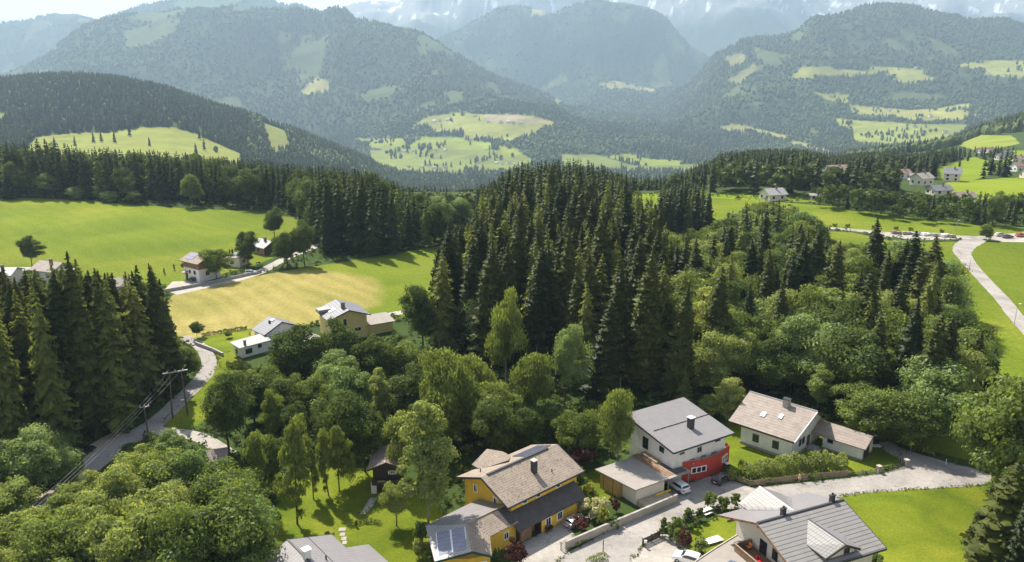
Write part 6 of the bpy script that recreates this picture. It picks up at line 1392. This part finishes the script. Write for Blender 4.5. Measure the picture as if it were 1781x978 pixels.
CAND += stand([(1175,715),(1172,560),(1145,450),(1125,395),(1200,405),(1250,380),(1390,378),(1460,430),(1600,490),(1625,560),(1690,640),(1735,690),(1650,770),(1560,765),(1440,720),(1290,690)], 7.0,
   [('spruce', 4.6), ('broad', 2.4), ('broad_mid', 2.6), ('spruce_olive', 1.0), ('broad_silver', .7), ('broad_light', 1.6)], (20, 28), SK4,
   'mixed right wood', 'trees of the mixed right wood', 4)
SK5 = [(1090,320),(1120,292),(1160,320),(1215,330),(1240,330),(1300,345)]
CAND += stand([(1145,408),(1240,405),(1240,372),(1150,372)], 5, SPR, (22, 30), [(1100,318),(1160,318),(1190,305),(1240,325)], 'small distant clump', 'spruces of the small clump behind the right wood', 5)
CAND += stand([(1405,352),(1430,362),(1500,376),(1600,389),(1700,394),(1900,397),(1900,372),(1781,362),(1700,362),(1600,352),(1500,338),(1420,335)], 7.5, [('spruce', 2), ('broad', 3), ('broad_mid', 1)], (16, 24),
   [(1400,325),(1440,312),(1500,318),(1600,330),(1690,330),(1781,330),(1900,330)], 'band behind the meadow road', 'trees of the band behind the meadow road', 6)
CAND += stand([(400,640),(480,640),(540,645),(690,640),(760,610),(770,650),(740,700),(700,690),(660,730),(640,790),(600,800),(540,790),(480,780),(430,760),(420,700)], 7.0, [('broad', 3), ('broad_mid', 4), ('broad_silver', 1.4), ('broad_light', 1.6)], (12, 19),
   [(400,650),(560,600),(700,590),(800,600)], 'grove above the lawn', 'leafy trees of the grove above the lawn', 7, 6)
CAND += stand([(700,700),(1000,700),(1180,700),(1180,725),(1110,730),(1060,760),(990,780),(930,770),(800,800),(760,830),(720,800)], 6.5, [('broad', 4), ('broad_mid', 3), ('broad_light', 1)], (12, 20),
   [(700,600),(800,650),(1000,690),(1100,680),(1200,690)], 'trees behind the houses', 'leafy trees behind the houses', 8, 6)
CAND += stand([(-200,1030),(0,985),(90,915),(180,850),(260,805),(400,800),(470,870),(470,1120),(-200,1200)], 6.0, [('broad_light', 3), ('broad_mid', 3), ('broad_silver', 2), ('bush_light', 2)], (9, 17),
   [(-200,900),(60,860),(150,830),(250,780),(400,810),(470,880)], 'lower left slope', 'leafy trees of the lower left slope', 9, 5)
CAND += stand([(-200,900),(0,850),(0,800),(100,790),(130,830),(80,880),(0,930),(-100,960)], 6.0, [('broad_silver', 2), ('broad_light', 2), ('broad_mid', 1)], (9, 17), [(-200,760),(150,770)],
   'strip beside the lower road', 'leafy trees beside the lower road', 10, 5)
CAND += stand([(1680,880),(1760,860),(2100,900),(2100,1100),(1740,1100)], 8, [('spruce', 2), ('broad_light', 2)], (10, 18), [(1600,900),(1700,800),(1781,700),(2100,700)],
   'lower right corner', 'trees of the lower right corner', 12, 6)

CAND += stand([(765,428),(790,390),(800,400),(850,345),(860,328),(720,328),(740,355),(768,390)], 6.0, [('spruce', 3), ('broad_silver', 1), ('broad_mid', 1)], (17, 24), [(690,316),(740,324),(770,332),(800,330),(860,312)],
   'gap between belt and central wood', 'trees of the gap between belt and central wood', 13)
def size_of(c):
    k, x, y, h = c[:4]; return h/hypot(y, H)
def in_view(c):
    k, x, y, h = c[:4]; a = Q(x, y, 0); b = Q(x, y, h)
    return -60 < a[0] < 1840 and b[1] < 985
CAND = [c for c in CAND if c[2] < 1e9]
vis = [c for c in CAND if in_view(c)]; hid = [c for c in CAND if not in_view(c)]
vis.sort(key=size_of, reverse=True)
cnt = {'spruce': sum(1 for o in COL.objects if o.name.startswith('spruce_tree')), 'leaf': sum(1 for o in COL.objects if o.name.startswith('deciduous_tree'))}
rest = []
chosen = []
for c in vis:
    fam = 'spruce' if c[0].startswith('spruce') else 'leaf'
    if cnt[fam] < 298 and not c[0].startswith('bush'): cnt[fam] += 1; chosen.append(c)
    else: rest.append(c)
SHORT = {}
KN = {'spruce': 'dark spruce', 'spruce_olive': 'olive spruce', 'broad': 'dark leafy tree', 'broad_mid': 'green leafy tree', 'broad_silver': 'greyish leafy tree', 'broad_light': 'light leafy tree'}
ROWN = ['front', 'second', 'third', 'fourth', 'fifth', 'sixth', 'seventh', 'eighth', 'ninth', 'tenth', 'eleventh', 'twelfth', 'thirteenth', 'fourteenth', 'fifteenth', 'sixteenth']
for g_ in sorted(set(c[5] for c in chosen)):
    L_ = sorted([c for c in chosen if c[5] == g_], key=lambda c: c[2]); per = 14 if len(L_) > 28 else max(6, len(L_)//2+1)
    for i0 in range(0, len(L_), per):
        row = sorted(L_[i0:i0+per], key=lambda c: c[1]/c[2])
        for j, c in enumerate(row):
            w_ = c[4]; pl = w_
            side = ordn[j]+' from left'
            tree(c[0], c[1], c[2], c[3], None, '%s, %s, %s row of the %s' % (KN[c[0]], side, ROWN[i0//per], pl), g_)
print('TREES', cnt, 'rest', len(rest), 'hidden', len(hid))

# ------------------------------------------------------------------ the rest of the near forest and everything far off, as merged masses
def merge(name, items, arrs, cols, mat, kindlabel):
    """items: (x,y,z,h,w,type,rot,color)"""
    Vs = []; Fs = []; Cs = []; nv = 0
    it = np.array([i[:7] for i in items], float); ic = np.array([i[7] for i in items], np.float32)
    for k, (V, F) in enumerate(arrs):
        s = it[:, 5] == k
        if not s.any(): continue
        a = it[s]; n = len(a); c, sn = np.cos(a[:, 6]), np.sin(a[:, 6])
        X = V[None, :, 0]*c[:, None] - V[None, :, 1]*sn[:, None]; Yv = V[None, :, 0]*sn[:, None] + V[None, :, 1]*c[:, None]
        P_ = np.stack([X*a[:, 4:5]+a[:, 0:1], Yv*a[:, 4:5]+a[:, 1:2], V[None, :, 2]*a[:, 3:4]+a[:, 2:3]], -1)
        Vs.append(P_.reshape(-1, 3)); m = len(V)
        Fs.append((F[None]+(np.arange(n)*m)[:, None, None]+nv).reshape(-1, F.shape[1])); Cs.append(np.repeat(ic[s], m, 0)); nv += n*m
    me = mesh_np(name, np.concatenate(Vs), Fs, mat, np.concatenate(Cs))
    return tag(link(name, me), kind='stuff')
r = RS(5)
med = [spruce_arr(seed=200+i, R=.16, whorls=20, nb=8, seg=2, extra=2, start=.08) for i in range(2)] + [broad_arr(seed=210+i, clumps=24, leaves=44, size=.045) for i in range(2)]
CLR = {'spruce': (.040, .052, .012), 'spruce_olive': (.12, .145, .026), 'broad': (.085, .12, .023), 'broad_mid': (.115, .16, .038), 'broad_silver': (.21, .25, .11), 'broad_light': (.16, .21, .052), 'bush_light': (.16, .21, .052)}
items = []
for k, x, y, h, *_ in rest+hid:
    z = 0 if y < 430 else tz1(x, y); v = r.uniform(.8, 1.2)
    ty = (0 if k.startswith('spruce') else 2) + r.randint(2)
    items.append((x, y, z, h, h*r.uniform(.9, 1.1), ty, r.rand()*6.28, tuple(np.array(CLR[k])*v)))
if items: merge('woodland', items, med, None, M['far'], '')

# scattered far forest
def cone(n, tiers, jag, seed):
    rr = RS(seed); V = []; F = []
    for t in range(tiers):
        z0 = .08+.92*t/tiers*.9; z1 = min(1, z0+ .92/tiers*1.5) if t < tiers-1 else 1.0; rad = .18*(1-t/(tiers+.6))**.8; b = len(V)
        V.append((0, 0, z1))
        for j in range(n):
            a = 2*pi*j/n+t; q = rad*(1+jag*rr.uniform(-1, 1)); V.append((q*cos(a), q*sin(a), z0+jag*.06*rr.uniform(-1, 1)))
        for j in range(n): F.append((b, b+1+j, b+1+(j+1) % n))
    return np.array(V), np.array(F)
def ball(seed, n=6):
    rr = RS(seed); V = [(0, 0, 1.)]; F = []
    for t, (z, q) in enumerate(((.72, .27), (.38, .34), (.08, .2))):
        for j in range(n): a = 2*pi*(j+.5*t)/n; s = 1+.25*rr.uniform(-1, 1); V.append((q*s*cos(a), q*s*sin(a), z+.06*rr.uniform(-1, 1)))
    for j in range(n): F.append((0, 1+j, 1+(j+1) % n))
    for t in range(2):
        for j in range(n):
            a = 1+t*n+j; b = 1+t*n+(j+1) % n; c = a+n; d = b+n; F.append((a, c, d)); F.append((a, d, b))
    return np.array(V), np.array(F)
SKYF = [(-400,240),(0,242),(150,256),(300,262),(450,275),(600,292),(650,303),(700,316),(770,322),(830,318),(870,300),(960,282),(1050,290),(1100,298),(1160,300),(1230,276),(1250,262),(1300,256),(1400,256),(1440,268),(1500,262),(1600,262),(1640,252),(1700,252),(1781,250),(2200,245)]
small = [spruce_arr(seed=220+i, R=.17, whorls=15, nb=6, seg=2, extra=0, start=.08, w=.42) for i in range(2)] + [broad_arr(seed=230+i, clumps=14, leaves=16, size=.09) for i in range(2)]
mids = [cone(9, 8, .4, 11), cone(8, 7, .4, 12)] + small[2:]
tiny = [cone(7, 4, .35, 1), cone(6, 3, .35, 2), ball(3, 7), ball(4, 6)]
micro = [cone(5, 2, .3, 5), cone(4, 1, .3, 6), ball(7, 5), ball(8, 4)]
def scatter(y0, y1, sp, name, arrs, hr, wmul, mixf, keep=None, bl=(-.66, .66), seed=0):
    rr = RS(seed); area = 0.5*((y1+200)**2-(y0+200)**2)*(bl[1]-bl[0]); n = int(area/sp**2)
    Y = np.sqrt(rr.rand(n)*((y1+200)**2-(y0+200)**2)+(y0+200)**2)-200; b = rr.uniform(bl[0], bl[1], n); X = b*(Y+200)
    Z = terr(X, Y); fm = field_mask(X, Y, Z); px, py = proj(X, Y, Z)
    ok = (fm < 0) | (rr.rand(n) < np.where((Y > 1900) & (NS.fbm(X/110+3, Y/160, 3) > .22), .30, .010))
    for hx, hy, hr_ in FARH: ok &= ~((np.abs(X-hx*(Y/hy)) < hr_+2) & (Y < hy+hr_) & (Y > hy-hr_-(30 if hy < 1000 else 90)))
    if keep is not None: ok &= keep(X, Y, Z, px, py, rr.rand(n))
    X, Y, Z, px = X[ok], Y[ok], Z[ok], px[ok]; n = len(X)
    lf = mixf(X, Y, Z, px); isl = rr.rand(n) < lf
    h = rr.uniform(hr[0], hr[1], n)*np.where(isl, .7, 1)*(1+.25*NS.fbm(X/120, Y/120, 3)); ty = np.where(isl, 2, 0)+rr.randint(0, 2, n)
    if y1 <= 1300:
        sk = np.interp(px, [s_[0] for s_ in SKYF], [s_[1] for s_ in SKYF]) + np.abs(rr.normal(0, 7, n))
        hm = H + Y*np.tan(np.arctan((CY-sk)/FPX)-PITCH) - Z; h = np.minimum(h, hm)
        g_ = h > 7; X, Y, Z, px, h, ty, isl = X[g_], Y[g_], Z[g_], px[g_], h[g_], ty[g_], isl[g_]; n = len(X)
    v = rr.uniform(.7, 1.3, n)*(1+.35*NS.fbm(X/300+5, Y/300+5, 4)); c = np.where(isl[:, None], np.array((.095, .125, .036)), np.array((.040, .052, .016)))*v[:, None]
    it = [(X[i], Y[i], Z[i]-.5, h[i], h[i]*wmul, ty[i], rr.rand()*6.28, c[i]) for i in range(n)]
    print(name, n); merge(name, it, arrs, None, M['far'], '')
def mixf1(X, Y, Z, px): return np.where(px < 640, .06, np.clip(.22+.9*NS.fbm(X/180, Y/180, 3), .05, .8))
def keep1(X, Y, Z, px, py, u):    # plateau edge 430..700
    k = np.ones(X.shape, bool)
    k &= ~((px > 1630) & (u > .25) & (Y < 700))
    k &= ~((px < 1160) & (px > 1000) & (Y < 440))
    return k
scatter(432, 760, 8.5, 'forest', small, (19, 27), 1.0, mixf1, keep1, seed=1)
scatter(760, 1300, 10.5, 'forest', mids, (19, 28), 1.0, mixf1, seed=2)
scatter(1300, 2150, 9.0, 'forest', tiny, (17, 25), 1.0, lambda X, Y, Z, px: np.where(px < 430, .07, np.clip(.35+.8*NS.fbm(X/200, Y/200, 3), .1, .9)), seed=3)
scatter(2150, 4200, 17, 'forest', tiny, (18, 26), 1.35, lambda X, Y, Z, px: np.clip(.4+.9*NS.fbm(X/300, Y/300, 3), .1, .9), seed=4)
scatter(4200, 7000, 24, 'forest', micro, (20, 29), 1.7, lambda X, Y, Z, px: np.clip(.3+.9*NS.fbm(X/400, Y/400, 3), .05, .9), lambda X, Y, Z, px, py, u: NS.fbm(X/260+40, Y/420+9, 5) < .27+.2*(u-.5), seed=5)
scatter(7000, 8700, 34, 'forest', micro, (22, 32), 2.0, lambda X, Y, Z, px: np.full(X.shape, .2), lambda X, Y, Z, px, py, u: NS.fbm(X/260+40, Y/420+9, 5) < .3, seed=6)

# undergrowth: low leafy ground cover wherever no meadow, road or building lies
def undergrowth():
    rr = RS(77); n = 26000; Y_ = 90+350*rr.rand(n)**1.15; X_ = rr.uniform(-.68, .68, n)*(Y_+25)
    bad = np.zeros(n, bool)
    for P_ in SHEETS:
        xs = [p[0] for p in P_]; ys = [p[1] for p in P_]
        s_ = (X_ > min(xs)) & (X_ < max(xs)) & (Y_ > min(ys)) & (Y_ < max(ys))
        if s_.any(): i = np.where(s_)[0]; bad[i[inpoly(X_[i], Y_[i], P_)]] = True
    for a, b, c in TAKEN:
        if c > 2.5: bad |= (X_-a)**2+(Y_-b)**2 < (c*.8)**2
    X_, Y_ = X_[~bad], Y_[~bad]; V = []; 
    arrs = [broad_arr(seed=300+i, clumps=5, leaves=9, size=.14, rx=.7, z0=-.1) for i in range(3)]
    it = []
    for x, y in zip(X_, Y_):
        h = rr.uniform(.5, 1.9)**1.2; v = rr.uniform(.7, 1.3); c = [(.10, .14, .03), (.07, .10, .025), (.17, .20, .05)][rr.choice(3, p=[.5, .3, .2])]
        it.append((x, y, 0, h, h*1.2, rr.randint(3), rr.rand()*6.28, tuple(np.array(c)*v)))
    merge('undergrowth', it, arrs, None, M['far'], '')
    tf = []
    for P_, z in EDGE:
        for i in range(len(P_)):
            (a, b), (c, d) = P_[i], P_[(i+1) % len(P_)]; L_ = hypot(c-a, d-b)
            if max(b, d) > 230 or min(b, d) < 85: continue
            for k in range(int(L_/.28)):
                t = rr.rand(); h = rr.uniform(.12, .42); tf.append((a+(c-a)*t+rr.normal()*.22, b+(d-b)*t+rr.normal()*.22, z, h, h*1.3, rr.randint(3), rr.rand()*6.28, tuple(np.array((.12, .16, .03))*rr.uniform(.6, 1.3))))
    lawn = [P_ for P_, z in EDGE]; 
    if tf: merge('grass_tufts', tf, [broad_arr(seed=320+i, clumps=2, leaves=7, size=.2, rx=.6, z0=-.1) for i in range(3)], None, M['far'], '')
undergrowth()
